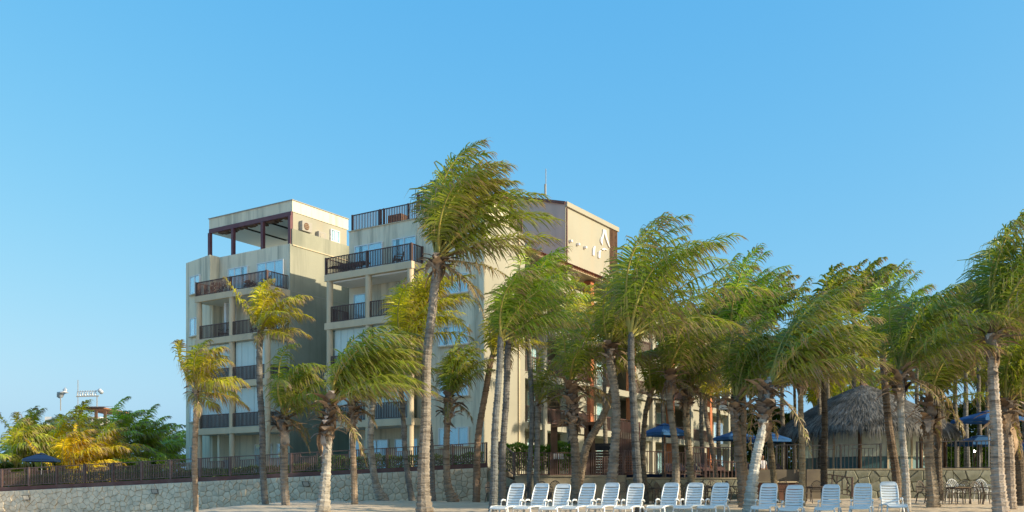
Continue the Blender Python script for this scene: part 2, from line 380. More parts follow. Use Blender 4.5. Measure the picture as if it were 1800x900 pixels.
for u0,u1 in ((3.3,4.4),(4.45,5.2),(5.25,6.04)):
    wbox('glazing_panel',u0,u1,4.9 if u0<5 else 4.0,4.97 if u0<5 else 4.07,17,18.99,M['glaze'] if u0!=4.45 else M['ceiling'])
wbox('penthouse_back_wall',2.6,6.04,7.3,7.5,17,19.0,M['plaster'])
wbox('edge_post',6.35,6.50,1.93,2.05,17.0,18.05,M['maroon'])
def ac(u,v,z,face='u',s=1):
    a=empty('ac',(0,0,0)); a.name='air_conditioner'; a.parent=bld; a.location=(u,v,z)
    MB().box(0,.32,-.42*s,.42*s,0,.6*s).build('casing',M['grey'],a,bevel=.03)
    mb=MB(); mb.tube([(.325,-.08,.3*s),(.34,-.08,.3*s)],.22*s,16); mb.build('fan_grille',M['grey' if s<1 else 'post'],a)
    for k in range(3): MB().bar((.343,-.08-.2*s,(.2+.1*k)*s),(.343,-.08+.2*s,(.2+.1*k)*s),.012).build('grille_bar',M['trim'],a)
    return a
wbox('wall_joint',6.60,6.612,1.85,12,13.9,13.94,M['grey'])
wbox('wall_joint',22.62,22.632,.95,5.1,8.0,8.03,M['grey'])
wbox('downpipe',22.62,22.72,4.3,4.4,1.5,15.9,M['trim'])
ac(6.2,3.45,18.15,s=1.1); ac(6.2,4.9,17.92,s=.9)
# window builder: plane spanned by local x, facing local -y
def window(parent,u0,u1,v,z0,z1,n=2,rz=0,frame=.055,curtain=True,name='window',dark=False):
    wd=u1-u0
    fr=MB(); y=-.05
    fr.box(0,wd,y,.06,0,frame); fr.box(0,wd,y,.06,z1-z0-frame,z1-z0); fr.box(0,frame,y,.06,frame,z1-z0-frame); fr.box(wd-frame,wd,y,.06,frame,z1-z0-frame)
    for k in range(1,n): fr.box(wd*k/n-frame*.45,wd*k/n+frame*.45,y+.008,.055,frame,z1-z0-frame)
    o=fr.build(name,M['white'],parent); o.location=(u0+.062*math.sin(rz),v-.062*math.cos(rz),z0); o.rotation_euler=(0,0,rz)
    for k in range(n):
        a=wd*k/n+frame*.4; b=wd*(k+1)/n-frame*.4
        obj('pane',MB().box(a,b,-.022+.012*(k%2),-.010+.012*(k%2),frame,z1-z0-frame).mesh('pane',M['glass2']),o)
    if curtain:
        mb=MB(); N=max(8,int(wd/.07)); vs=[];fs=[]
        for i in range(N+1):
            uu=frame+(wd-2*frame)*i/N; dy=.034+.014*math.sin(i*1.9)+.006*math.sin(i*.7)
            vs+=[(uu,dy,frame),(uu,dy,z1-z0-frame)]
        rr_=random.Random(int((u0*37+z0*91+v*13)*10))
        skip=rr_.choice([None,None,0,2]); 
        for i in range(N):
            if skip is not None and skip/4+.1<i/N<skip/4+.25: continue
            fs.append((2*i,2*i+2,2*i+3,2*i+1))
        mb.add(vs,fs); mb.build('curtain',M['curtain'],o)
    # dark lining behind the panes and a projecting sill
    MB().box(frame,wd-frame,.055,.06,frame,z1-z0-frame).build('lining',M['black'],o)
    if z0-int(z0)>=0 and (z1-z0)<1.6: MB().box(-.06,wd+.06,-.10,.0,-.07,-.002).build('sill',M['trim'],o)
    return o
def glass_mat():
    m=bpy.data.materials.new('reflective_glass'); m.use_nodes=True; t=m.node_tree; t.nodes.clear()
    out=t.nodes.new('ShaderNodeOutputMaterial'); g=t.nodes.new('ShaderNodeBsdfGlossy'); g.inputs['Roughness'].default_value=.04; g.inputs['Color'].default_value=(.75,.9,1,1)
    tr=t.nodes.new('ShaderNodeBsdfTransparent'); tr.inputs['Color'].default_value=(.93,.99,1,1)
    lw_=t.nodes.new('ShaderNodeLayerWeight'); lw_.inputs['Blend'].default_value=.5; lw=t.nodes.new('ShaderNodeMapRange'); lw.inputs['From Min'].default_value=.1; lw.inputs['To Min'].default_value=.05; lw.inputs['To Max'].default_value=.55; t.links.new(lw_.outputs['Facing'],lw.inputs['Value'])
    ms=t.nodes.new('ShaderNodeMixShader'); t.links.new(lw.outputs[0],ms.inputs[0]); t.links.new(tr.outputs[0],ms.inputs[1]); t.links.new(g.outputs[0],ms.inputs[2]); t.links.new(ms.outputs[0],out.inputs[0]); return m
M['glass2']=glass_mat()
o=window(bld,6.205,7.1,5.9,18.12,18.95,2,rz=rad(90))
for f in FL:   # windows in the angled bay
    ang=math.atan2(1.73-1.0,-3.66+.24); c=math.cos(ang); s=math.sin(ang)
    t0=2.75; window(bld,-.24+c*t0,-.24+c*t0+1.45,1.0+s*t0-.004,f+.68,f+1.95,2,rz=math.atan2(-.73,3.42))
for (u0,u1) in ((.75,2.7),(3.6,6.1)): window(bld,u0,u1,1.79,FL[4]+.02,FL[4]+2.1,3)
for (u0,u1) in ((3.55,5.9),): window(bld,u0,u1,1.79,FL[3]+.02,FL[3]+2.1,3)
for (u0,u1) in ((3.4,5.0),(5.5,6.4)): window(bld,u0,u1,1.79,FL[0]+.02,FL[0]+1.95,2)
ac(1.4,1.1,FL[0]+.3).rotation_euler=(0,0,-math.pi/2)
def railing(pts,z,h=.95,step=.125,posts=(),parent=bld,zb=.07):
    mb=MB()
    for (a,b) in zip(pts[:-1],pts[1:]):
        a=Vector((*a,0)); b=Vector((*b,0)); L=(b-a).length; d=(b-a)/L
        mb.bar(a+Vector((0,0,z+h)),b+Vector((0,0,z+h)),.06,.05); mb.bar(a+Vector((0,0,z+zb)),b+Vector((0,0,z+zb)),.04,.04)
        n=int(L/step)
        for k in range(n+1):
            p=a+d*(L*k/n); mb.box(p.x-.021,p.x+.021,p.y-.021,p.y+.021,z+zb+.02,z+h-.02)
    o=mb.build('balcony_railing',M['rail'],parent)
    for (x,y) in posts: MB().box(x-.055,x+.055,y-.055,y+.055,z,z+h+.04).build('rail_post',M['rail'],o)
    return o
def column(u,v,z0,z1,r=.2,m=None):
    o=MB().tube([(u,v,z0),(u,v,z1)],r,14,cap=False).build('column',m or M['trim'],bld,smooth=True); return o
# --- left wing balconies
for i,f in enumerate(FL[1:],1):
    wbox('balcony_slab',-.30,6.62,-.22,1.8,f-.40,f,M['trim'])
    wbox('balcony_ceiling',-.1,6.5,0,1.78,f-.406,f-.40,M['ceiling'])
    if i==4:
        railing([(6.52,1.7),(6.52,-.12),(-.25,-.12),(-.25,1.3)],f,.93,posts=((-.25,-.12),(3.14,-.12),(6.52,-.12)))
    else:
        for a,b in ((.08,2.94),(3.34,6.28)): railing([(a,-.1),(b,-.1)],f,.9)
        railing([(6.52,.2),(6.52,1.75)],f,.9)
for i in range(4):
    z0=FL[i] if i else 1.6; z1=FL[i+1]-.40
    for u in (-.11,3.14,6.45): column(u,-.0,z0,z1,.19)
    wbox('return_wall',-.20,.02,1.0,1.82,z0,z1,M['plaster'])
for i in (1,2):      # glass curtain panels
    for u0,u1 in ((.1,2.93),(3.35,6.25)):
        n=5
        for k in range(n): wbox('glazing_panel',u0+(u1-u0)*k/n+.012,u0+(u1-u0)*(k+1)/n-.012,.12+.01*(k%2),.14+.01*(k%2),FL[i]+.02,FL[i+1]-.43,M['glaze'])
    n=2
    for k in range(n): wbox('glazing_panel',6.40,6.42,.22+.75*k,.94+.75*k,FL[i]+.02,FL[i+1]-.43,M['glaze'])
wbox('partition_wall',1.3,1.5,.9,1.8,FL[3],FL[4]-.4,M['white'])
wbox('partition_wall',1.1,1.3,.5,1.8,FL[0],FL[1]-.4,M['plaster'])
wbox('ground_terrace',-4,24,-1.2,1.8,1.0,2.04,M['deck'])
# --- right wing
wbox('wall',11.76,22.0,1.8,5.15,0,16.98,[M['plaster']])
wbox('wall',11.76,20.4,5.15,17.9,0,15.6,[M['plaster']])
wbox('stair_block_wall',17.85,22.59,.9,3.4,0,17.05,M['plaster'])
wbox('side_wall',22.05,22.62,.93,5.1,0,16.0,M['warm'])
wbox('block_cap',17.80,22.66,.85,3.4,17.05,17.10,M['grey'])
wbox('roof_cap',11.72,17.8,1.74,5.2,16.98,17.03,M['trim'])
wbox('notch_back_wall',6.5,11.8,7.7,8.2,0,18.0,M['plaster']); [wbox('lattice_bar',17.97,18.04,25.0+.22*k_,25.1+.22*k_,18.0,21.6,M['post']) for k_ in range(6)]
for i,f in enumerate(FL[1:],1):
    wbox('balcony_slab',11.6,18.36,-.22,1.8,f-.40,f,M['trim'])
    if i==4: 
        for k in range(9): wbox('pergola_slat',11.9,18.0,.05+.2*k,.14+.2*k,f-.5,f-.41,M['white'])
        railing([(11.66,1.7),(11.66,-.14),(18.28,-.14),(18.28,.85)],f,1.0,posts=((11.66,-.14),(14.95,-.14),(18.28,-.14),(18.28,.85)))
    else:
        wbox('balcony_ceiling',11.8,18.2,0,1.78,f-.406,f-.40,M['ceiling'])
        for a,b in ((12.05,14.75),(15.15,17.92)): railing([(a,-.1),(b,-.1)],f,.95)
        railing([(11.68,.1),(11.68,1.75)],f,.95)
for i in range(4):
    z0=FL[i] if i else 1.6; z1=FL[i+1]-.40
    for u in (11.85,14.95,18.12): column(u,0,z0,z1,.2)
for u0,u1 in ((12.29,14.54),(15.30,17.15)): window(bld,u0,u1,1.79,FL[4]+.02,FL[4]+2.05,2)
for f in (FL[3],FL[2]): window(bld,12.2,13.3,1.79,f+.3,f+2.0,1)
for f in FL[:1]:
    window(bld,11.9,12.7,1.79,f+.05,f+2.0,1); window(bld,13.1,15.0,1.79,f+.05,f+1.95,2); window(bld,15.5,17.4,1.79,f+.05,f+1.95,2)
for i in (1,2):
    for u0,u1 in ((12.1,14.7),(15.2,17.9)):
        for k in range(5): wbox('glazing_panel',u0+(u1-u0)*k/5+.01,u0+(u1-u0)*(k+1)/5-.01,.14+.01*(k%2),.16+.01*(k%2),FL[i]+.02,FL[i+1]-.43,M['glaze'])
for z0,z1 in ((14.8,15.75),(12.0,13.1),(9.1,10.2),(6.2,7.3),(3.4,4.46)): window(bld,19.5,21.6,.89,z0,z1,3)
railing([(11.9,1.9),(17.75,1.9)],17.0,1.0,posts=((11.95,1.9),(14.2,1.9),(14.5,1.9),(16.4,1.9),(17.75,1.9)))
railing([(17.85,1.0),(22.5,1.0),(22.5,3.3)],17.1,.95,posts=((17.85,1.0),(20.2,1.0),(22.5,1.0)))
railing([(22.45,3.4),(22.45,5.0)],16.0,1.2,posts=((22.45,5.0),))
wbox('roof_chair',14.5,15.5,2.3,3.0,17.03,17.7,M['post']); wbox('roof_hut_wall',15.8,17.6,4.4,6.5,17.0,18.4,M['warm'])
# small wooden roof shelter
for (u,v) in ((18.6,3.8),(21.6,3.8),(21.6,5.2),(18.6,5.2)): wbox('timber_post',u-.07,u+.07,v-.07,v+.07,16.9,18.2,M['post'])
part('shelter_roof',MB().add([(18.2,3.4,18.1),(21.8,3.4,18.1),(21.8,5.6,18.1),(18.2,5.6,18.1),(18.2,4.5,18.5),(21.8,4.5,18.5)],[(0,1,5,4),(2,3,4,5),(1,2,5),(3,0,4),(0,3,2,1)]),M['tile'])
# tiled canopy over the top balcony of the right wing and its dining set
part('tiled_canopy_edge',MB().add([(11.1,.4,14.5),(11.7,.4,14.62),(11.7,1.8,14.9),(11.1,1.8,14.75)],[(0,1,2,3),(3,2,1,0)]),M['tile'])
wbox('terrace_table',12.3,14.0,.6,1.3,14.6,14.68,M['rail']); wbox('terrace_bench',12.3,14.0,.2,.45,14.3,14.5,M['rail'])
def clump(name,u,v,z,r,h,m,n=260,parent=bld):
    mb=MB(); q=random.Random(int(u*9))
    for i in range(n):
        a=q.uniform(0,6.28); e=q.uniform(0,1)**.5; zz=q.uniform(0,1); rr_=r*e*(1-.4*zz)
        p=Vector((math.cos(a)*rr_,math.sin(a)*rr_,zz*h)); d=Vector((q.uniform(-1,1),q.uniform(-1,1),q.uniform(-.2,1))).normalized()*.14; s_=d.cross(Vector((q.uniform(-1,1),q.uniform(-1,1),q.uniform(-1,1)))).normalized()*.04
        mb.add([p-s_,p+d*.6-s_*1.4,p+d,p+d*.5+s_*1.4],[(0,1,2,3)])
    o=mb.build(name,m,parent); o.location=(u,v,z); return o
tag(clump('potted_shrub',1.3,.5,13.95,.75,.85,M['plant']),'purple leaved shrub on the top left balcony')
clump('potted_shrub',4.3,.5,13.95,.5,.6,M['plant'])
# --- side facade of the long wing (faces right, catches the evening sun)
UF=22.05
VB=[5.1,7.9,10.9,14.0,17.2,20.4,23.8,27.4,31.2,35.4,39.8,44.5]
wbox('wing_wall',14,UF-1.6,5.1,46,0,15.0,M['warm'])
for j,(v0,v1) in enumerate(zip(VB[:-1],VB[1:])):
    for i,f in enumerate(FL[1:],1):
        wbox('balcony_slab',UF-1.6,UF+.22,v0,v1,f-.42,f,M['warm'])
        if (j+i)%4!=2 or j<2:
            railing([(UF+.12,v0+.18),(UF+.12,v1-.18)],f,.95,step=.16)
    for i in range(len(FL)-1):
        z0,z1=FL[i],FL[i+1]-.42
        if j%3!=2: 
            o=window(bld,UF-1.59,UF-1.59+(v1-v0)*.55,v0+.7,z0+.05,z1-.4,2,rz=rad(90))
        else: wbox('infill_wall',UF-.3,UF,v0+.2,v1-.2,z0,z1,M['warm'])
    cm=M['warm'] if j<2 else (M['orange'] if j%2 else M['warm'])
    wbox('pier',UF-.25,UF+.28,v0-.24,v0+.24,0,14.9,cm)
wbox('pier',UF-1.6,UF+.2,4.95,5.1,0,15.4,M['warm'])
# tile eave of the wing
mb=MB()
v=3.9
part('eave_board',MB().box(UF-1.6,UF+.75,5.12,46,14.98,15.12),M['trim'])
tm=MB().tube([(0,0,0),(.95,0,-.30)],[.11,.12],6,cap=False).mesh('roof_tile',M['tile'],True)
for k in range(150): obj('roof_tile',tm,bld,(UF-.1,5.2+k*.22,15.42))
part('roof_slope',MB().add([(14,5.1,17.6),(UF+.85,5.1,15.13),(UF+.85,46,15.13),(14,46,17.6)],[(0,1,2,3)]).box(14,UF+.5,5.1,5.3,14.9,15.2),M['tile'])
# --- tall rear block with a falling parapet
part('tall_block',MB().add([(12.9,18,14),(17.92,18,14),(17.92,26.3,14),(12.9,26.3,14),(12.9,18,23.15),(17.92,18,21.8),(17.92,26.3,21.8),(12.9,26.3,23.15)],
      [(0,1,5,4),(4,5,6,7),(2,3,7,6),(3,0,4,7)]),M['taupe'])
part('tall_block_side',MB().box(17.9,17.96,18.02,26.3,14,21.8),M['warm'])
part('parapet_trim',MB().bar((12.8,17.95,23.2),(17.98,17.95,21.85),.16,.2),M['kerbwood'])
part('side_cornice',MB().box(17.9,18.12,18.0,26.35,21.6,21.95),M['warm'])
wbox('downpipe',17.96,18.04,18.1,18.2,15,21.5,M['kerbwood'])
for v in (18.5,19.6,20.7): 
    MB().box(17.96,18.2,v,v+.22,19.1,19.28).build('wall_floodlight',M['white'],bld,bevel=.03)
MB().bar((13.9,22,22),(13.9,22,26.2),.04).bar((13.85,22,24.2),(13.85,22,25.0),.12).build('antenna_mast',M['grey'],bld)
# white emblem and letters on the tall wall (only its top shows above the palms)
def ribbon(pts,w0,d=.1):
    mb=MB()
    for (a,b,wa,wb) in pts:
        a=Vector((0,a[0],a[1])); b=Vector((0,b[0],b[1])); 
        mb.add([a+Vector((0,-wa,0)),a+Vector((0,wa,0)),b+Vector((0,wb,0)),b+Vector((0,-wb,0)),
                a+Vector((d,-wa,0)),a+Vector((d,wa,0)),b+Vector((d,wb,0)),b+Vector((d,-wb,0))],[(4,5,6,7),(0,1,5,4),(1,2,6,5),(2,3,7,6),(3,0,4,7)])
    return mb
def curve(ps,ws):
    return [(ps[i],ps[i+1],ws[i],ws[i+1]) for i in range(len(ps)-1)]
em=curve([(-.1,1.5),(-.12,1.1),(-.35,.6),(-.75,.1),(-.8,-.25),(-.5,-.6)],[.16,.18,.22,.28,.25,.06])+curve([(.35,1.5),(.4,1.1),(.7,.55),(1.2,0),(1.7,-.5)],[.22,.24,.25,.22,.1])
o=ribbon(em,.2).build('wall_emblem',M['white'],bld); o.location=(17.97,23.9,20.35); o.scale=(1,.55,.6)
le=curve([(-1.1,-1.9),(-1.0,-1.2),(-.8,-.9)],[.2,.22,.12])+curve([(.3,-1.9),(.35,-1.3),(.7,-1.05)],[.2,.2,.1])+curve([(1.2,-.9),(1.8,-.65),(2.2,-.75)],[.3,.3,.2])
o=ribbon(le,.2).build('wall_lettering',M['white'],bld); o.location=(17.97,22.9,20.3); o.scale=(1,.65,.75)

# ------------------------------------------------------------------ palms
def frond_mesh(name, L, d0, wind, grav, nleaf=46, leaf_len=.8, seed=0, tipbrown=.35, yellow=.3, wv=(1,.12,.05), width=.036, sparse=0, torn=.0, bare=.16):
    rng=np.random.RandomState(seed)
    N=16; d=np.array(d0,float); d/=np.linalg.norm(d); wv=np.array(wv,float)
    P=[np.zeros(3)]; D=[d.copy()]
    for i in range(N):
        s=(i+1)/N
        d=d+(wv*wind*(.22+1.25*s**1.3)+np.array([0,0,-1])*grav*(.12+2.3*s*s))/N*1.6
        d/=np.linalg.norm(d); P.append(P[-1]+d*L/N); D.append(d.copy())
    P=np.array(P); D=np.array(D)
    # rachis: 3-sided tapering tube
    T=D; up=np.array([0,0,1.]); S=np.cross(T,up); S/=np.maximum(np.linalg.norm(S,axis=1,keepdims=True),.05)
    for i in range(1,len(S)):
        if np.dot(S[i],S[i-1])<0: S[i]*=-1
    for i in range(1,len(S)): S[i]=S[i]*.4+S[i-1]*.6
    S/=np.linalg.norm(S,axis=1,keepdims=True)
    Nn=np.cross(S,T)
    tt=np.linspace(0,1,N+1); rw=.055*(1-tt)**1.3+.008
    rv=[];
    for k in range(4):
        a=math.pi/2*k+.78; rv.append(P+S*np.cos(a)*rw[:,None]*1.25+Nn*np.sin(a)*rw[:,None]*.8)
    rv=np.stack(rv,1).reshape(-1,3); rf=[]
    for i in range(N):
        for k in range(4):
            k2=(k+1)%4; rf.append((i*4+k,i*4+k2,(i+1)*4+k2,(i+1)*4+k))
    rf=np.array(rf)
    # leaflets
    s=np.linspace(bare,1.0,nleaf); s=s+rng.uniform(-.4,.4,nleaf)/nleaf; s=np.clip(s,0,.999)
    s=np.concatenate([s,s]); side=np.concatenate([np.ones(nleaf),-np.ones(nleaf)])
    keep=rng.rand(len(s))>sparse; s=s[keep]; side=side[keep]; n=len(s)
    fi=s*N; i0=fi.astype(int); fr=(fi-i0)[:,None]
    p=P[i0]*(1-fr)+P[i0+1]*fr; t=T[i0]*(1-fr)+T[i0+1]*fr; sv=S[i0]*(1-fr)+S[i0+1]*fr; nv=np.cross(sv,t)
    prof=np.interp(s,[bare,.3,.55,.8,1.0],[.55,.95,1,.72,.35])
    ln=leaf_len*prof*rng.uniform(.8,1.15,n)
    if torn: ln*=np.where(rng.rand(n)<torn,rng.uniform(.3,.8,n),1)
    fw=np.interp(s,[bare,.7,1],[.15,.55,1.3])+rng.uniform(-.15,.15,n)
    dr=sv*side[:,None]+t*fw[:,None]+nv*rng.uniform(-.15,.55,n)[:,None]
    dr/=np.linalg.norm(dr,axis=1,keepdims=True)
    K=4; sec=[p]; cur=dr.copy(); q=p.copy(); dirs=[]
    bw=wind*rng.uniform(.75,1.25,n)[:,None]; bgv=rng.uniform(.35,.75,n)[:,None]*(.5+grav*.5)
    for k in range(K-1):
        cur=cur+wv[None,:]*bw*.17*(k+.6)+np.array([[0,0,-1.]])*bgv*.95*(k+.5)
        cur/=np.linalg.norm(cur,axis=1,keepdims=True); q=q+cur*ln[:,None]/(K-1); sec.append(q.copy()); dirs.append(cur.copy())
    dirs=[dr]+dirs
    wvec=t-dr*np.sum(t*dr,axis=1,keepdims=True); wvec/=np.maximum(np.linalg.norm(wvec,axis=1,keepdims=True),1e-3)
    wvec=wvec+rng.uniform(-.5,.5,(n,1))*nv; wvec/=np.linalg.norm(wvec,axis=1,keepdims=True)
    ww=[.8,1.1,.8,.12]; lv=[]; info=[]
    hue=np.clip(yellow+rng.uniform(-.3,.3,n)+.25*(s-.5),0,1); tb=np.clip(tipbrown+rng.uniform(-.3,.3,n)+ .25*(s>.85),0,1)
    for k in range(K):
        x=width*ww[k]*rng.uniform(.8,1.2,n)[:,None]
        lv.append(sec[k]-wvec*x); lv.append(sec[k]+wvec*x)
        tk=k/(K-1); b=np.clip((tk-(1-tb))*2.2,0,1)
        c=np.stack([b,hue,np.zeros(n),np.ones(n)],1); info+= [c,c]
    lv=np.stack(lv,1).reshape(-1,3); info=np.stack(info,1).reshape(-1,4)
    base=(np.arange(n)*2*K)[:,None]
    lf=np.concatenate([base+np.array([[2*k,2*k+1,2*k+3,2*k+2]]) for k in range(K-1)],0)+len(rv)
    V=np.concatenate([rv,lv]); Fc=np.concatenate([rf,lf])
    me=bpy.data.meshes.new(name); me.vertices.add(len(V)); me.vertices.foreach_set('co',V.astype(np.float32).ravel())
    me.loops.add(len(Fc)*4); me.loops.foreach_set('vertex_index',Fc.astype(np.int32).ravel())
    me.polygons.add(len(Fc)); me.polygons.foreach_set('loop_start',np.arange(0,len(Fc)*4,4,dtype=np.int32)); me.polygons.foreach_set('loop_total',np.full(len(Fc),4,dtype=np.int32))
    mi=np.zeros(len(Fc),dtype=np.int32); mi[:len(rf)]=1
    me.materials.append(M['leaf']); me.materials.append(M['rachis'])
    me.polygons.foreach_set('material_index',mi)
    at_=me.attributes.new('leafinfo','FLOAT_COLOR','POINT')
    full=np.zeros((len(V),4),np.float32); full[:,3]=1; full[len(rv):]=info
    at_.data.foreach_set('color',full.ravel())
    me.update(); me.validate(); return me
# leaf-base (husk) meshes, shared
def sheath_mesh(seed,m,L=.6,w=.13):
    q=random.Random(seed); vs=[]; fs=[]; n=6; curl=q.uniform(.2,1.2); tw=q.uniform(-.5,.5)
    p=Vector((.02,0,0)); d=Vector((.35,0,1)).normalized()
    for i in range(n+1):
        t=i/n; ww=w*(1-t)**.55*(1+.3*math.sin(i*2+seed)); ww=max(ww,.012)
        for k in (-1,-.45,.45,1):
            vs.append((p.x-abs(k)*.02+q.uniform(-.01,.01),k*ww+tw*t*.1,p.z))
        d=(d+Vector((curl*.45,0,-curl*.30*(t+.2)))).normalized(); p=p+d*L/n
    for i in range(n):
        for k in range(3): fs.append((i*4+k,i*4+k+1,i*4+k+5,i*4+k+4))
    return MB().add(vs,fs).mesh('leaf_base',m)
SH=[sheath_mesh(i,M['husk' if i%2 else 'sheathgrey'],L=.55+.16*(i%4),w=.12+.03*(i%3)) for i in range(8)]
def trunk_mesh(name, pts, rads, seed, ring=.13, amp=.06):
    q=random.Random(seed); P=[Vector(p) for p in pts]
    seg=[0]
    for a,b in zip(P[:-1],P[1:]): seg.append(seg[-1]+(b-a).length)
    Lt=seg[-1]
    def cat(t):
        i=0
        while i<len(seg)-2 and t>seg[i+1]: i+=1
        u=(t-seg[i])/(seg[i+1]-seg[i]); p0=P[max(i-1,0)];p1=P[i];p2=P[i+1];p3=P[min(i+2,len(P)-1)]
        pos=.5*((2*p1)+(-p0+p2)*u+(2*p0-5*p1+4*p2-p3)*u*u+(-p0+3*p1-3*p2+p3)*u**3)
        return pos, rads[i]*(1-u)+rads[i+1]*u
    pts2=[];rs2=[];t=0;n=10
    step=ring
    while t<Lt:
        pos,r=cat(t); jit=q.uniform(.45,1.6)
        pos=pos+Vector((math.sin(t*1.7+seed)*.02,0,0))
        pts2+= [pos,cat(min(Lt,t+step*.75*jit))[0]+Vector((math.sin(t*1.7+seed)*.02,0,0))]; rs2+=[r*(1-amp),r*(1+amp*q.uniform(.6,1.4))]
        t+=step*jit
    pts2.append(P[-1]); rs2.append(rads[-1])
    mb=MB(); mb.tube(pts2,rs2,n)
    vs=[]
    for i,v in enumerate(mb.v):
        c=pts2[i//n]; rr_=1+q.uniform(-.05,.05); vs.append(tuple(c+(Vector(v)-c)*rr_))
    mb.v=vs
    return mb.mesh(name,M['bark'],smooth=False)
FR_COUNT=0
LIB={}
def palm(Y, path, crown, L, n=16, wind=.9, grav=.55, spread=1., lean=0, label='', husk=0, tint=(1,1,1), barkc=(1,1,1), yellow=.3, brown=.36, seed=1,
         group='coconut palms on the beach', lib=False, nleaf=54, leaf_len=None, gz=None, amp=.065, vary=1., azs=None, sparse=.05, width=.025, el0=88, elr=62, name='coconut_palm', extra=None):
    global FR_COUNT
    q=random.Random(seed*101+5)
    pts=[at(x,y,Y) for (x,y,wd) in path]; rads=[wd/F*Y/2*.86 for (_,_,wd) in path]
    g=gz if gz is not None else sand_z(pts[0].x,Y)
    base=Vector((pts[0].x,Y,g))
    if pts[0].z>g+.02: pts=[Vector((pts[0].x,Y,g-.15))]+pts; rads=[rads[0]]+rads
    else: pts[0].z=min(pts[0].z,g-.1)
    cp=at(crown[0],crown[1],Y)
    if (cp-pts[-1]).length>.05: pts.append(cp); rads.append(rads[-1]*.7)
    root=empty(name,base,0,label,'palm tree',group)
    wind*=q.uniform(.75,1.25); grav*=q.uniform(.8,1.2)
    if not lib: L*=.93; n=max(8,int(n*.86))
    me=trunk_mesh('trunk',[p-base for p in pts],rads,seed,amp=amp)
    o=obj('trunk',me,root); o.color=(*barkc,1)
    cpl=cp-base
    for i in range(n):
        a=(i+.5)/n; az=i*2.39996+seed+q.uniform(-.5,.5)
        if azs: az=rad(azs[i%len(azs)])+q.uniform(-.2,.2)
        el=rad(el0-elr*spread*a**1.1+q.uniform(-8,8)*vary)
        el=el+rad(42)*max(0,-math.cos(az))*min(1,max(0,(rad(80)-el)/rad(60)))
        d0=(math.cos(az)*math.cos(el)+lean+.16,math.sin(az)*math.cos(el),math.sin(el))
        LL=L*q.uniform(.82,1.08)*(1 if a>.15 else .85)
        br=min(1,brown+.25*(a>.75)); yl=min(1,yellow*(1 if a<.8 else 1.3)+(.28 if a<.3 else 0))  # top fronds yellower: sunlight on the crown put into the leaf colour
        if lib:
            kk=(i%12, lib); 
            if kk not in LIB: LIB[kk]=frond_mesh('frond',1.0*4.4,d0,wind,grav,44,1.05,seed*50+i,br,yl,width=.055,sparse=.05)
            o=obj('frond',LIB[kk],root,cpl,(q.uniform(-.1,.1),q.uniform(-.1,.1),q.uniform(-.25,.25)),LL/4.4)
        else:
            me=frond_mesh('frond',LL,d0,wind*q.uniform(.75,1.25),grav*q.uniform(.8,1.25),nleaf,(leaf_len or .17*L+.40),seed*50+i,br,yl,sparse=sparse,torn=.15,width=width)
            o=obj('frond',me,root,cpl+Vector((q.uniform(-.06,.06),q.uniform(-.06,.06),-.25*a)))
        t=q.uniform(.85,1.15); o.color=(tint[0]*t,tint[1]*t,tint[2]*t,1); FR_COUNT+=1
    if husk and not lib:      # dead fronds hanging under the crown
        for k in range(1+int(husk*1.2)):
            az=q.uniform(-1.9,1.9); me=frond_mesh('dead_frond',L*q.uniform(.45,.7),(math.cos(az)*.8,math.sin(az)*.8,q.uniform(-.5,.1)),wind*.25,1.5,46,.45,seed*70+k,1.0,.3,sparse=.35,torn=.5,width=.024)
            me.materials[1]=M['deadrachis']; o=obj('dead_frond',me,root,cpl+Vector((0,0,-.3))); o.color=(.9,.8,.7,1)
    if husk:
        r=rads[-2] if len(rads)>1 else .15
        for k in range(int(husk*40)):
            zz=-husk*(k+.5)/(husk*40)-.02; az=k*2.4+q.uniform(-.4,.4)
            # follow the axis downward
            tt=-zz; p=cp.copy(); rem=tt
            for a_,b_ in zip(pts[::-1][:-1],pts[::-1][1:]):
                l=(b_-a_).length
                if rem<=l: p=a_+(b_-a_)*(rem/l); break
                rem-=l
            tilt=q.choice([.1,.3,.5,1.9,2.4,2.7]) if k%3 else q.uniform(.1,.6)
            rot=Matrix.Rotation(az,4,'Z')@Matrix.Rotation(tilt,4,'Y')
            s_=q.uniform(.8,1.4)*(.62 if husk<.6 else 1)
            oo=obj('leaf_base',SH[(k+seed)%8],root)
            oo.matrix_local=Matrix.Translation(p-base+Vector((math.cos(az)*r*.85,math.sin(az)*r*.85,0)))@rot@Matrix.Scale(s_,4)
    return root
sun_gold=(1.55,1.3,.6); dk=(.8,.85,.85)  # gold tint puts sunlight into leaf colour; also colours the dry-leaved palm
grey=(.72,.72,.74); warmb=(1.15,.92,.75); pale=(1.35,1.32,1.28); red=(1.0,.72,.55)  # red bark tint: orange sunlight on the leaning trunk put into its colour
P=palm
P(38,[(343,905,12),(343,790,12),(345,690,11)],(347,680),2.6,15,.7,.7,elr=98,label='leftmost beach palm, small sunlit golden crown, in front of the left end of the building',tint=sun_gold,barkc=warmb,seed=1,yellow=.6,brown=.55,husk=.25)
P(42,[(466,888,15),(462,800,13),(456,640,13),(457,590,12)],(458,576),2.8,16,.55,.6,elr=84,label='tall thin palm with yellow green crown before the stained side wall',tint=sun_gold,barkc=grey,seed=2,yellow=.65,brown=.5,husk=.35)
P(41,[(503,895,19),(500,830,16),(498,760,15)],(498,722),3.5,16,.9,.95,label='short palm with drooping dark crown, third from the left',barkc=(.95,.85,.8),seed=3,husk=.9,yellow=.25,brown=.35)
P(35.5,[(568,903,34),(571,868,23),(574,800,17),(577,740,16)],(580,698),4.7,20,1.2,.6,label='stout pale palm with yellow leaf stalks and bulky grey husk, before the right wing corner',barkc=pale,seed=4,husk=1.5,yellow=.35,brown=.3,lean=.25)
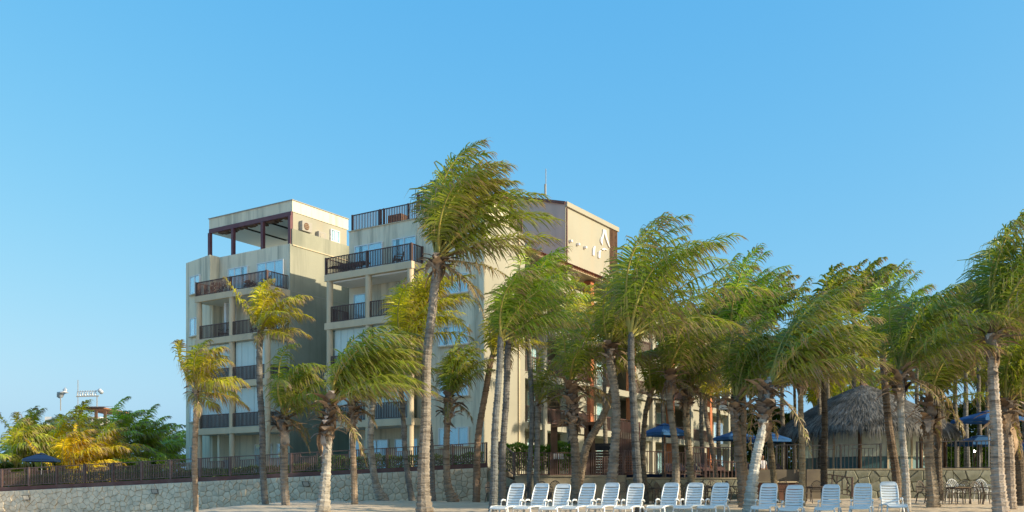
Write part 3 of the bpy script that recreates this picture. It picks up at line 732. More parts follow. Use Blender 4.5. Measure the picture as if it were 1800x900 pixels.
P(42,[(624,885,14),(620,800,12),(621,745,12)],(622,702),3.4,13,1.0,.7,label='thin palm with brown husk just right of the stout pale palm',barkc=warmb,seed=5,husk=.9,yellow=.3)
P(46,[(674,880,26),(660,850,15),(652,780,13),(655,700,13)],(658,672),3.6,15,1.0,.6,label='whitish palm curving at its foot, left of the thin dark palm',barkc=pale,seed=6,husk=.5,yellow=.5,lean=.15)
P(46.5,[(724,880,14),(715,820,11),(706,700,10),(706,640,10)],(706,598),4.3,18,.8,.5,label='thin dark palm with bright crown at the middle of the right wing balconies',barkc=grey,seed=7,yellow=.6,tint=sun_gold,husk=.3)
P(35.7,[(746,901,42),(745,872,27),(747,760,21),(752,620,18),(762,520,18),(769,472,19)],(770,446),5.3,25,1.05,.5,label='tallest palm with large windblown crown standing above the roof line',barkc=(.92,.85,.8),seed=8,husk=.7,yellow=.4,brown=.4,nleaf=72)
hr=[o for o in bpy.data.objects if o.get('label','').startswith('tallest palm')][0]
for k_,(d_,L_) in enumerate((((1,0,.42),3.9),((.9,-.3,-.1),2.9),((.75,.2,-.45),2.2))):
    me=frond_mesh('dead_frond',L_,d_,.15,.45,60,.85,900+k_,1.0,.4,sparse=.25,torn=.4,width=.022); me.materials[1]=M['deadrachis']
    o=obj('dead_frond',me,hr,at(770,448,35.7)-hr.location+Vector((0,0,-.2))); o.color=(.9,.75,.62,1)
P(47,[(762,882,12),(756,770,11),(742,640,11)],(738,560),3.8,13,.9,.6,label='slender dark palm half hidden behind the tallest trunk',barkc=grey,seed=9,yellow=.6,tint=sun_gold)
P(45,[(797,880,26),(787,850,15),(784,790,13),(787,740,13)],(790,694),3.3,13,.7,.55,label='palm with orange brown husk in front of the stair block windows',barkc=warmb,seed=10,husk=1.1,yellow=.45,spread=.62)
P(46,[(838,880,16),(838,800,14),(848,720,13),(860,650,12)],(868,618),3.4,14,.9,.6,label='sunlit red brown leaning palm left of the two grey trunks',barkc=red,seed=11,yellow=.5,tint=sun_gold)
P(35.5,[(866,905,18),(869,800,15),(875,680,13),(880,606,13)],(882,588),3.8,15,.75,.65,label='front one of the two grey trunks left of the first lounge chair',barkc=(.55,.6,.65),seed=12,yellow=.35,tint=(.9,1.1,.9))
P(39,[(882,882,15),(886,760,13),(890,680,13),(894,612,13)],(896,592),3.7,15,.85,.6,label='rear one of the two grey trunks left of the first lounge chair',barkc=(.55,.56,.6),seed=13,yellow=.4,husk=.3)
P(46,[(930,860,10),(935,700,10),(925,570,11)],(925,548),4.2,18,.8,.5,label='bright green crowned palm above the two grey trunks',barkc=grey,seed=14,yellow=.6,tint=(1.0,1.25,.8))
P(46,[(944,850,12),(944,760,11),(945,716,10)],(945,704),3.0,9,.5,.8,label='thin grey palm with ragged bird nest crown in front of the bright hedge',barkc=(1,.95,.9),seed=15,brown=.6,husk=.3,sparse=.35)
P(42,[(1014,872,24),(1013,830,19),(1010,790,17),(1006,740,17)],(1004,668),4.2,15,.65,.7,label='palm with a very large ragged husk behind the third lounge chair',barkc=(1.0,.85,.72),seed=16,husk=2.0,yellow=.5)
P(50,[(1003,860,11),(1002,740,10),(1010,650,10)],(1014,600),3.8,13,.7,.6,label='thin palm behind the ragged husk palm',barkc=grey,seed=17,yellow=.6,tint=sun_gold,gz=1.5)
P(44,[(1016,862,16),(1030,790,16),(1056,740,15),(1074,690,13)],(1082,650),3.6,13,.8,.6,label='strongly leaning palm between the ragged husk palm and the thick grey one',barkc=(.9,.75,.62),seed=18,yellow=.5)
P(40,[(1068,885,24),(1080,800,19),(1083,720,17),(1074,640,17)],(1072,600),4.4,18,.8,.5,label='thick grey palm with deep rings behind the fifth lounge chair',barkc=(.95,.9,.85),seed=19,husk=.7,yellow=.45,amp=.1)
P(35.2,[(1124,906,20),(1119,800,17),(1112,700,15),(1110,610,14)],(1111,580),5.7,23,.9,.5,label='dark smooth palm standing in front of the sixth lounge chair',barkc=(.42,.44,.46),seed=20,yellow=.4,brown=.4,tint=(1,1.1,.9))
P(44,[(1136,872,11),(1130,790,11),(1134,730,10)],(1144,690),2.8,11,.6,.9,label='thin dark curved palm left of the blue umbrella over the deck',barkc=(.5,.45,.4),seed=21,yellow=.3,husk=.3)
P(41,[(1190,878,18),(1187,800,14),(1180,730,13),(1177,690,14)],(1178,652),4.0,17,.8,.7,label='grey palm right of the blue umbrella over the deck',barkc=(.85,.78,.7),seed=22,yellow=.3,husk=.6,tint=dk)
P(44,[(1217,872,16),(1211,800,14),(1207,730,14)],(1208,676),3.9,16,.8,.6,label='scaly palm with blackened husk before the orange columns',barkc=(1.0,.88,.7),seed=23,yellow=.4,husk=1.0,tint=dk,amp=.12)
P(50,[(1262,860,11),(1250,780,10),(1240,720,9)],(1239,694),2.8,11,.6,.7,label='small palm with orange dry leaves behind the scaly palm',barkc=warmb,seed=24,yellow=.8,brown=.6,gz=1.5,tint=sun_gold)
P(38,[(1308,898,24),(1302,830,19),(1297,770,17),(1291,730,16)],(1296,694),4.3,16,.95,.75,label='brown palm left of the white leaning trunk, husk by the floodlight',barkc=(.85,.68,.56),seed=25,husk=.7,yellow=.25,tint=dk)
P(42,[(1310,880,14),(1307,780,13),(1305,690,12),(1290,620,11)],(1286,590),4.4,18,.55,.45,label='straight brown palm with tall deep green crown, behind the brown husk palm',barkc=(.75,.65,.55),seed=26,yellow=.3,tint=(.9,1.25,.8),spread=.8)
P(35.3,[(1316,906,32),(1326,830,21),(1340,750,18),(1346,706,20)],(1353,668),5.3,19,1.0,.55,label='white barked palm leaning right between the ninth and tenth lounge chairs',barkc=(1.75,1.75,1.72),seed=27,husk=1.6,yellow=.3,lean=.35,nleaf=72)
P(43,[(1364,870,14),(1356,800,12),(1346,730,12)],(1342,660),3.6,12,.9,.8,label='thin brown palm leaning left behind the white barked palm',barkc=(.7,.6,.45),seed=28,yellow=.3,tint=dk)
P(41,[(1411,868,14),(1409,780,12),(1408,700,11)],(1406,640),4.2,17,.75,.65,label='straight tan palm in front of the left eave of the thatched hut',barkc=(1.1,.95,.72),seed=29,yellow=.35,husk=.9)
P(44,[(1576,850,18),(1566,770,16),(1555,680,14),(1552,634,13)],(1553,620),4.6,19,.6,.5,label='brown palm with upright crown before the right half of the thatched hut',barkc=(.62,.5,.42),seed=30,yellow=.4,tint=(.9,1.15,.85))
P(35.8,[(1594,905,19),(1590,820,15),(1585,740,14),(1582,690,16)],(1583,648),4.7,18,1.0,.7,label='slim whitish palm behind the last lounge chair on the right',barkc=(1.4,1.35,1.3),seed=31,husk=1.0,yellow=.25)
P(39,[(1640,890,28),(1636,830,20),(1632,760,19)],(1634,700),4.6,17,.9,.6,label='short thick palm with broad orange husk left of the patterned chairs',barkc=(1.15,1.0,.85),seed=32,husk=1.2,yellow=.3)
P(45,[(1652,872,15),(1649,780,13),(1648,700,13)],(1648,650),4.3,17,.9,.6,label='dark brown palm right behind the short thick palm',barkc=(.55,.47,.4),seed=33,yellow=.3,tint=dk)
P(35.2,[(1760,907,34),(1754,820,26),(1748,700,21),(1745,620,18)],(1746,578),6.3,24,.85,.5,label='large pale palm with red stained trunk and tall crown near the right edge',barkc=(1.35,1.2,1.12),seed=34,husk=.9,yellow=.3,nleaf=72)
P(38,[(1778,900,24),(1774,820,21),(1769,750,20)],(1770,700),4.2,16,.9,.6,label='thick palm with yellow stalks just right of the large pale palm',barkc=(1.15,1.0,.92),seed=35,husk=1.2,yellow=.3)
P(41,[(1797,888,22),(1790,800,17),(1782,700,14)],(1782,640),4.4,17,.9,.6,label='dark brown palm at the right edge of the view',barkc=(.6,.5,.42),seed=36,yellow=.3,tint=dk)
P(54,[(1701,850,11),(1698,740,10)],(1697,650),4.8,16,.8,.55,label='thin grey palm behind the upper blue umbrella at right',barkc=(.7,.7,.72),seed=37,yellow=.35,tint=dk,gz=1.9)
# headless burnt trunk
pd=empty('dead_palm_trunk',(0,0,0)); bx=at(1449,850,44); bz=sand_z(bx.x,44); pd.location=(bx.x,44,bz)
tag(pd,'black headless palm trunk standing before the thatched hut','tree trunk')
me=trunk_mesh('trunk',[Vector((0,0,-.2)),at(1449,740,44)-pd.location,at(1448,622,44)-pd.location],[.17,.14,.12],77); o=obj('trunk',me,pd); o.color=(.3,.27,.25,1)
# grove behind (shared frond meshes)
bgp=[(1062,590,58,4.0,'behind the tiled eave'),(1165,620,56,3.8,'left of the thin curved palm crown'),(1232,610,57,4.0,'behind the scaly palm crown'),(1262,650,62,4.2,'left of the floodlight'),
     (1335,590,54,4.0,'behind the tall deep green crown'),(1375,650,66,4.4,'left above the hut'),(1440,585,52,4.0,'above the headless trunk'),(1455,640,70,4.4,'just above the left eave of the hut'),(1500,560,56,4.0,'above the hut, left of its tip'),(1515,640,72,4.4,'right over the tip of the hut'),
     (1612,640,64,4.4,'at the right eave of the hut'),(1655,590,56,4.2,'between the husk palm and the upper umbrella'),(1680,660,60,4.2,'left of the upper umbrella'),(1720,600,52,4.2,'above the upper umbrella'),(1735,670,66,4.4,'behind the upper umbrella'),(1800,620,56,4.4,'at the right edge, far back')]
for i,(x,y,Yb,L,where) in enumerate(bgp):
    P(Yb,[(x+3,850,10),(x,y+60,8)],(x,y),L,17,.75,.6,label='background grove palm '+where,group='palms of the grove behind the hut',lib='A' if i%2 else 'B',seed=60+i,barkc=(.6,.55,.5),yellow=.55,tint=(1.8,1.6,.7) if Yb>58 else dk,gz=1.9)  # farther palms tinted brighter, their sunlight put into the leaf colour
# row at the rear of the grove closes the view under the crowns
BK=['the right end of the orange columns','the left of the white barked palm','the back of the white barked palm','the left eave of the hut','the tan palm','the headless trunk','the left slope of the hut roof','the hut roof tip','the right slope of the hut roof','the brown upright palm','the slim whitish palm','the short thick palm','the right eave of the hut','the lit garden lamp','the upper blue umbrella','the large pale palm']
for i in range(16):
    x=1290+36*i+R.uniform(-9,9); y=R.uniform(670,730); Yb=R.uniform(70,86)
    P(Yb,[(x,850,7),(x,y+25,6)],(x,y),4.4,15,.5,.8,label='low dark palm in the far back row, at %s'%BK[i],group='far row of palms at the back of the grove',lib='A' if i%2 else 'B',seed=90+i,barkc=(.5,.45,.4),tint=(1.5,1.4,.7),gz=1.9)  # bright yellowish tint paints sunlit foliage into the leaves
# palms beyond the left fence
sun_gold2=(2.2,1.6,.6)  # golden sunlight on these palms painted in as leaf tint
lfp=[(28,812,62,3.6,'at the left edge beyond the fence, greyish crown',(1.6,1.5,1.2)),(98,812,66,4.3,'beyond the fence right of the dark blue umbrella, sunlit golden',sun_gold2),(140,800,70,4.4,'sunlit golden crown, below the rooftop sign',sun_gold2),(172,822,64,3.8,'low sunlit golden one beyond the fence left of the green pair',sun_gold2),
     (205,785,76,4.3,'tall green one right of the sunlit golden palms',(1.7,1.6,.9)),(258,798,78,4.3,'nearest to the building beyond the fence',(1.7,1.6,.9)),(292,812,84,4.0,'far green one touching the building edge',(1.5,1.5,.9)),(60,800,80,4.4,'far one behind the dark blue umbrella',(1.8,1.4,.8)),(118,830,60,3.4,'lowest sunlit golden one close behind the fence',sun_gold2)]
for i,(x,y,Yb,L,where,tn) in enumerate(lfp):
    P(Yb,[(x,840,11),(x,y+15,10)],(x,y),L*1.1,21,.8,.65,label='garden palm '+where,group='garden palms beyond the left fence',nleaf=64,leaf_len=1.15,width=.040,el0=84,elr=82,seed=120+i,barkc=(.8,.7,.6),yellow=.75 if tn==sun_gold2 else .4,brown=.5,tint=tn,gz=terr_z((x-CX)/F*Yb),spread=1.35)
# more of the same grove further along the beach, out of view at the right (their shade falls on the lounge chairs)
q=random.Random(21)
for i in range(13):
    X=24+q.uniform(0,16); Yb=14+q.uniform(0,16)+(X-23)*-.2
    x=CX+X/Yb*F; g=sand_z(X,Yb); hgt=q.choice([3.4,4.0,4.8,5.6]); y=HY-(g+hgt-EYE)/Yb*F
    P(Yb,[(x,HY-(g-EYE)/Yb*F,.34/Yb*F),(x,y+20,.26/Yb*F)],(x,y),4.8,20,.7,.6,label='coconut palm of the same grove standing past the right edge of the view',group='palms past the right edge',lib='A' if i%2 else 'B',seed=150+i,gz=g,tint=dk)

# ------------------------------------------------------------------ hedges
def hedge(name,boxes,label,seed,dens=900,leaf=.10,tint=(1,1,1)):
    q=np.random.RandomState(seed); V=[];
    for (A,B,h,wd) in boxes:
        A=np.array(A);B=np.array(B);L=np.linalg.norm(B-A); n=int(dens*L)
        t=q.rand(n,1); d=(B-A)/L; nrm=np.array([-d[1],d[0],0]); 
        ww=(q.rand(n,1)-.5)*wd; hh=(1-q.rand(n,1)**2*.9)*h*(1+.09*np.sin(t*L*2.3)+.05*np.sin(t*L*6.1+1))
        face=q.rand(n,1)<.5; ww=np.where(face,-wd/2+q.rand(n,1)*.12,ww); hh=np.where(face,q.rand(n,1)*h,hh)
        p=A+(B-A)*t+nrm*ww+np.concatenate([np.zeros((n,2)),hh],1)
        a=q.randn(n,3)+np.array([0,-.3,.7]); a/=np.linalg.norm(a,axis=1,keepdims=True); b=np.cross(a,q.randn(n,3)); b/=np.linalg.norm(b,axis=1,keepdims=True)
        s=leaf*q.uniform(.6,1.3,(n,1)); V.append(np.stack([p-b*s*.35,p+a*s*.5-b*s*.1,p+a*s*1.1,p+b*s*.35],1))
    V=np.concatenate(V).reshape(-1,3); n=len(V)//4
    me=bpy.data.meshes.new(name); me.vertices.add(len(V)); me.vertices.foreach_set('co',V.astype(np.float32).ravel())
    me.loops.add(n*4); me.loops.foreach_set('vertex_index',np.arange(n*4,dtype=np.int32)); me.polygons.add(n)
    me.polygons.foreach_set('loop_start',np.arange(0,n*4,4,dtype=np.int32)); me.polygons.foreach_set('loop_total',np.full(n,4,dtype=np.int32))
    me.materials.append(M['hedge']); c=np.ones((n,4,4),np.float32); c[:,:,0]=0; c[:,:,1]=q.rand(n,1); c[:,:,2]=0
    at_=me.attributes.new('leafinfo','FLOAT_COLOR','POINT'); at_.data.foreach_set('color',c.ravel()); me.update(); me.validate()
    o=obj(name,me); o.color=(*tint,1); tag(o,label,'hedge'); return o
def hp(x,y,Y): p=at(x,y,Y); return (p.x,p.y,terr_z(p.x))
hedge('hedge',[(hp(-60,0,57.5),hp(260,0,55.5),.75,.8)],'dark low hedge behind the left part of the brown fence',5,tint=(.8,.8,.9))
hedge('shrub_belt',[(hp(-80,0,63),hp(300,0,61),1.5,1.4)],'green garden shrubs under the palms beyond the left fence',25,dens=900,leaf=.2,tint=(.8,.8,.6))
hedge('hedge',[(hp(262,0,55.0),hp(560,0,53.5),.62,.7)],'dark hedge behind the fence below the left wing balconies',6,tint=(.8,.85,.9))
hedge('hedge',[(hp(562,0,53.2),hp(850,0,51.5),.95,.7)],'clipped green hedge behind the fence below the right wing',7)
hedge('hedge',[(hp(878,0,50.8),hp(1010,0,50.0),1.35,1.2)],'bright green round hedge behind the fence, right of the two grey trunks',8,dens=2200,tint=(1.5,1.5,1))

def hq(x,Y): p=at(x,0,Y); return (p.x,p.y,1.9)
hedge('shrub_belt',[(hq(1290,74),hq(1560,72),4.6,1.5),(hq(1560,72),hq(1900,68),5.2,1.5)],'tall dark shrubs closing the view behind the grove and the hut',15,dens=1500,leaf=.30,tint=(.55,.55,.5))
hedge('shrub_belt',[(hq(1590,62),hq(1850,60),1.9,1.2)],'lower leafy shrubs behind the blue umbrellas at right',16,dens=1300,leaf=.22,tint=(.8,.85,.7))
# ------------------------------------------------------------------ deck, walls and fences at the centre and right
def deck_z(): return 1.93
o=MB().box(-1.2,2.6,50.2,57,-.5,1.60).box(2.6,40,49.6,57,-.5,1.55).build('terrace',M['deck']); tag(o,kind='structure')
o=MB().box(11.5,14.6,48.4,57,-.5,1.93).box(14.6,32,47.9,57,-.5,1.93).build('pool_deck',M['deck']); tag(o,kind='structure')
# low tan wall behind the chairs
def px_wall(name,x0,x1,Y0,Y1,ytop,ybot,label,m,stones=None,seed=1,th=.4,cw=.5,ch=.4,cap=None):
    A=at(x0,0,Y0); B=at(x1,0,Y1); A.z=B.z=0; L=(B-A).length; rz=math.atan2(B.y-A.y,B.x-A.x)
    root=empty(name,A,rz,label,'wall'); z1=EYE+(HY-ytop)/F*(Y0+Y1)/2; z0=EYE+(HY-ybot)/F*(Y0+Y1)/2-.3
    MB().box(0,L,0,th,z0,z1).build('wall_core',m,root)
    if stones: rubble(root,L,lambda x:z0+.12,lambda x:z1-.03,cw,ch,stones,seed,rect=.42,gap=.016)
    if cap: MB().box(-.03,L+.03,-.06,th+.03,z1+.002,z1+.07).build('coping',cap,root)
    return root,z1
r,zt=px_wall('low_wall',905,1100,47.6,47.3,838,872,'low tan wall below the fence, behind the first lounge chairs',M['tanwall'],cap=M['tanwall'])
r,zt2=px_wall('low_wall',1101,1322,47.3,47.6,842,872,'low mossy wall between the dark smooth palm and the white barked palm',M['tanwall'],stones=M['olive'],seed=4,cap=M['tanwall'])
r,zt3=px_wall('garden_wall',1452,1742,47.9,47.0,826,874,'mossy stone wall below the thatched hut',M['tanwall'],stones=M['olive'],seed=9,cw=.5,ch=.45,cap=M['tanwall'])
r,z_=px_wall('garden_wall',1742,1900,47.2,46.8,829,874,'short mossy wall at the right edge of the view',M['tanwall'],stones=M['olive'],seed=12,cw=.5,ch=.45)
# ramp wall at the end of the left wall
A=at(852,824,49.1); B=at(905,846,47.7)
rw_=empty('ramp_wall',(0,0,0),0,'sloping tan wall beside the stairs at the end of the pale stone wall','wall')
MB().add([(A.x,A.y,-.3),(B.x,B.y,-.3),(B.x,B.y,B.z),(A.x,A.y,A.z),(A.x+.1,A.y+.6,-.3),(B.x+.1,B.y+.6,-.3),(B.x+.1,B.y+.6,B.z),(A.x+.1,A.y+.6,A.z)],[(0,1,2,3),(3,2,6,7),(1,5,6,2),(0,3,7,4)]).build('render',M['tanwall'],rw_)
def ff(name,x0,y0,Y0,x1,y1,Y1,h,ns,per,label,**k):
    return fence_run(name,at(x0,y0,Y0),at(x1,y1,Y1),h,ns,per,label,**k)
ff('stair_fence',878,817,48.9,904,838,47.9,1.15,1,6,'short sloping brown fence beside the stairs',inset=False)
ff('terrace_fence',905,837,47.8,1095,838,47.5,1.16,3,15,'brown fence on the low tan wall, in front of the bright hedge')
ff('terrace_fence',1098,832,48.6,1240,838,48.0,1.15,2,15,'brown fence under the blue umbrella over the deck',inset=False)
ff('terrace_fence',1241,842,48.0,1320,850,47.8,.98,1,11,'lower brown fence sloping right toward the white barked palm',inset=False)
ff('deck_fence',1205,816,55,1300,816,54.5,.95,2,9,'far thin brown fence on the deck before the orange columns',inset=False)
ff('hut_fence',1322,832,49.2,1408,830,49,1.4,2,8,'brown fence between the white barked palm and the hut',inset=False,m=M['ironwork'],sw=.03)
ff('hut_fence',1408,829,48.2,1548,826,48,1.28,2,9,'dark fence in front of the hut glazing',m=M['ironwork'],sw=.028)
ff('hut_fence',1612,826,47.9,1748,824,47.5,1.38,2,8,'thin dark fence on the mossy wall right of the hut',inset=False,m=M['ironwork'],sw=.024)
ff('ramp_fence',1445,866,46.6,1498,874,46.0,.92,1,5,'short low brown fence stepping down before the mossy wall',inset=False)
# stair treads behind the sloping fence, dark timber screen and pergola
def boards(root,x0,y0,x1,y1,Y,n,m,horizontal=False):
    a=at(x0,y1,Y); b=at(x1,y0,Y)
    for k in range(n):
        if horizontal:
            z0=a.z+(b.z-a.z)*k/n; me=MB().box(a.x,b.x,Y,Y+.04,z0+.008,a.z+(b.z-a.z)*(k+1)/n-.008)
        else:
            u0=a.x+(b.x-a.x)*k/n; me=MB().box(u0+.006,a.x+(b.x-a.x)*(k+1)/n-.006,Y,Y+.05,a.z,b.z)
        me.build('board',m,root)
s=empty('timber_screen',(0,0,0),0,'tall dark brown board screen left of the blue umbrella over the deck','screen')
boards(s,1086,742,1118,800,50.5,10,M['rail'])
boards(s,1118,742,1126,800,50.6,2,M['kerbwood'])
s=empty('store_box',(0,0,0),0,'black slatted storage shed roof behind the terrace fence','shed')
a=at(1050,777,52); b=at(1110,792,51)
MB().add([(a.x,53.4,a.z),(b.x,53.4,a.z),(b.x+.2,51,b.z),(a.x-.2,51,b.z)],[(0,1,2,3),(3,2,1,0)]).build('lid',M['black'],s)
boards(s,1046,793,1112,835,51.2,9,M['rail'],True)
pg=empty('pergola',(0,0,0),0,'brown timber pergola posts behind the ragged husk palm','pergola')
for x,yt in ((974,746),(1040,742),(1011+22,742)):
    p=at(x,yt,49.4); MB().box(p.x-.17,p.x+.17,49.3,49.6,1.4,p.z).build('post',M['post'],pg)
p=at(968,749,49.3); q2=at(1048,744,49.3); MB().bar((p.x,49.2,p.z),(q2.x,49.2,q2.z),.14,.16).build('beam',M['post'],pg)
for i,x in enumerate((976,982,988)):
    p=at(x,802,49.1); obj('notice',MB().box(p.x-.07,p.x+.07,49.22,49.25,p.z-.14,p.z+.14).mesh('notice',M['white']),pg)
# counter with pale top
c=empty('bar_counter',(0,0,0),0,'low brown bar counter with pale top behind the tenth lounge chair','counter')
a=at(1325,846,46.2); b=at(1402,846,46.2)
MB().box(a.x,b.x,46.2,46.8,.3,a.z-.07).build('front_panel',M['counter'],c)
MB().box(a.x-.08,b.x+.08,46.1,46.9,a.z-.066,a.z).build('counter_top',M['trim'],c)

# ------------------------------------------------------------------ thatched hut
hc=at(1518,0,54); hx,hy=hc.x,54.0
hut=empty('thatched_hut',(hx,hy,1.93),0,'round hut with grey palm thatch roof and pale green glazing','hut')
ZT=6.75-1.93; ZE=4.1-1.93; RO=4.85; NS=16
mb=MB(); vs=[(0,0,ZT)]
for rr_,zz in ((RO*.5,ZE+(ZT-ZE)*.585),(RO*.97,ZE)):
    for k in range(NS): vs.append((math.cos(2*math.pi*k/NS)*rr_,math.sin(2*math.pi*k/NS)*rr_,zz))
fs=[(0,1+k,1+(k+1)%NS) for k in range(NS)]+[(1+k,1+NS+k,1+NS+(k+1)%NS,1+(k+1)%NS) for k in range(NS)]
mb.add(vs,fs); roof=mb.build('roof',M['thatchu'],hut)
q=np.random.RandomState(4); n=26000
t=q.rand(n)**.6; a=q.rand(n)*2*math.pi; lay=(t*7).astype(int)
def rz_(t): return RO*t*.99, ZT-(ZT-ZE)*(t*.62+.38*t*t)
r0,z0=rz_(t); ln=q.uniform(.35,.8,n); 
sx,sy=np.cos(a),np.sin(a); slope=np.array([.86,-.5])
dj=q.uniform(-.25,.25,n); out=np.stack([sx*.87-sy*dj,sy*.87+sx*dj,-.5+q.uniform(-.12,.10,n)-np.where(t>.93,.55,0)],1); out/=np.linalg.norm(out,axis=1,keepdims=True)
p0=np.stack([sx*r0,sy*r0,z0+.02+q.rand(n)*.07],1); p1=p0+out*ln[:,None]*.5; dn=np.stack([np.zeros(n),np.zeros(n),-np.where(t>.9,q.uniform(.15,.42,n),.03)],1); p2=p1+out*ln[:,None]*.5+dn
sd_=np.stack([-sy,sx,np.zeros(n)],1)*.016
V=np.stack([p0-sd_,p0+sd_,p1+sd_,p1-sd_,p2],1).reshape(-1,3)
bi=np.arange(n)*5
me=bpy.data.meshes.new('thatch'); me.from_pydata(V.tolist(),[],[f for b_ in bi.tolist() for f in ((b_,b_+1,b_+2,b_+3),(b_+3,b_+2,b_+4))]); 
mth=M['thatch']; t_=mth.node_tree; gN=t_.nodes.new('ShaderNodeNewGeometry'); bs=t_.nodes['Principled BSDF']; src=bs.inputs['Base Color'].links[0].from_socket
mr=t_.nodes.new('ShaderNodeMapRange'); mr.inputs['To Min'].default_value=.45; mr.inputs['To Max'].default_value=1.5; t_.links.new(gN.outputs['Random Per Island'],mr.inputs['Value'])
x_=t_.nodes.new('ShaderNodeVectorMath'); x_.operation='SCALE'; t_.links.new(src,x_.inputs[0]); t_.links.new(mr.outputs[0],x_.inputs['Scale']); t_.links.new(x_.outputs[0],bs.inputs['Base Color'])
me.materials.append(mth); o=obj('thatch',me,roof); o['kind']='stuff'
MB().tube([(0,0,ZT-.05),(0,0,ZT+.12)],[.3,.12],10).build('roof_cap',M['tile'],hut)
RW=3.5
for k in range(NS):
    a0=2*math.pi*k/NS; a1=2*math.pi*(k+1)/NS
    p=Vector((math.cos(a0)*RW,math.sin(a0)*RW,0)); q3=Vector((math.cos(a1)*RW,math.sin(a1)*RW,0))
    up=Vector((0,0,1))
    MB().bar(p+up*.36,q3+up*.36,.06,.72).build('base_panel',M['teal'],hut)
    MB().bar(p+up*1.4,q3+up*1.4,.03,1.32).build('pane',M['hutglass'],hut)
    MB().box(p.x-.05,p.x+.05,p.y-.05,p.y+.05,0,2.1).build('mullion',M['trim'],hut)
for k in range(8):
    a0=2*math.pi*(k+.5)/8; MB().tube([(math.cos(a0)*4.15,math.sin(a0)*4.15,0),(math.cos(a0)*4.15,math.sin(a0)*4.15,2.1)],.1,8).build('timber_post',M['post'],hut,smooth=True)
MB().tube([(0,0,-.05),(0,0,.0)],4.5,24).build('floor',M['deck'],hut)
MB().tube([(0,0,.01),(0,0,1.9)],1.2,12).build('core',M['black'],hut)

# ------------------------------------------------------------------ umbrellas
def umbrella(x,ytop,ybot,wpx,Y,gz,label,rz=.2,m=None,pole=True,pm=None):
    m=m or M['canvas']; c=at(x,ybot,Y); zt_=EYE+(HY-ytop)/F*Y
    u=empty('beach_umbrella',(c.x,Y,gz),rz,label,'umbrella','blue square umbrellas')
    s=wpx/F*Y/2/(math.cos(rz)+abs(math.sin(rz))*.9); zb=c.z-gz; z1=zt_-gz; h=z1-zb
    if pole: MB().tube([(0,0,0),(0,0,zb+h*.9)],.03,8).build('pole',pm or M['pole'],u)
    def pyr(s0,z0,s1,z1,val=.0):
        mb=MB(); N=6; vs=[];fs=[]
        for j in range(N+1):
            tt=j/N; ss=s0+(s1-s0)*tt; zz=z0+(z1-z0)*(tt**.85)
            ringn=[]
            for (ax,ay) in ((-1,-1),(0,-1),(1,-1),(1,0),(1,1),(0,1),(-1,1),(-1,0)):
                sag=.06*(1-tt) if ax*ay==0 else 0
                ringn.append((ax*ss*(1-sag*.6),ay*ss*(1-sag*.6),zz+sag*.4))
            vs+=ringn
        for j in range(N):
            for k in range(8): fs.append((j*8+k,j*8+(k+1)%8,(j+1)*8+(k+1)%8,(j+1)*8+k))
        return mb.add(vs,fs)
    pyr(s,zb,s*.22,zb+h*.78).build('canopy',m,u)
    mb=MB()
    for (ax,ay,bx_,by_) in ((-1,-1,1,-1),(1,-1,1,1),(1,1,-1,1),(-1,1,-1,-1)):
        mb.add([(ax*s,ay*s,zb+.0),(bx_*s,by_*s,zb+.0),(bx_*s,by_*s,zb-.13),(ax*s,ay*s,zb-.13)],[(0,1,2,3)])
    mb.build('valance',m,u)
    pyr(s*.30,zb+h*.78,.02,z1).build('vent_cap',m,u)
    for (ax,ay) in ((-1,-1),(1,-1),(1,1),(-1,1)): MB().bar((0,0,zb+h*.72),(ax*s*.98,ay*s*.98,zb+.0),.02).build('rib',M['pole'],u)
    return u
umbrella(1168,744,762,78,47.9,1.5,'bright blue square umbrella over the deck, right of the dark smooth palm',.5,pm=M['post'])
umbrella(1292,757,770,72,52,1.6,'blue umbrella left of the white barked palm, below the floodlight',.3)
umbrella(1350,759,773,70,51,1.6,'blue umbrella tucked under the left eave of the thatched hut',.3)
umbrella(1738,721,738,104,50,1.93,'highest blue umbrella, behind the large pale palm at right',.25)
umbrella(1722,765,779,86,51.5,1.93,'lower blue umbrella beside the lit lamp at right',.15)
umbrella(1806,772,790,60,52,1.93,'blue umbrella cut off by the right edge of the view',.15)
umbrella(73,796,808,62,58,terr_z(-28),'dark blue umbrella beyond the left fence',.25,m=M['navy'])

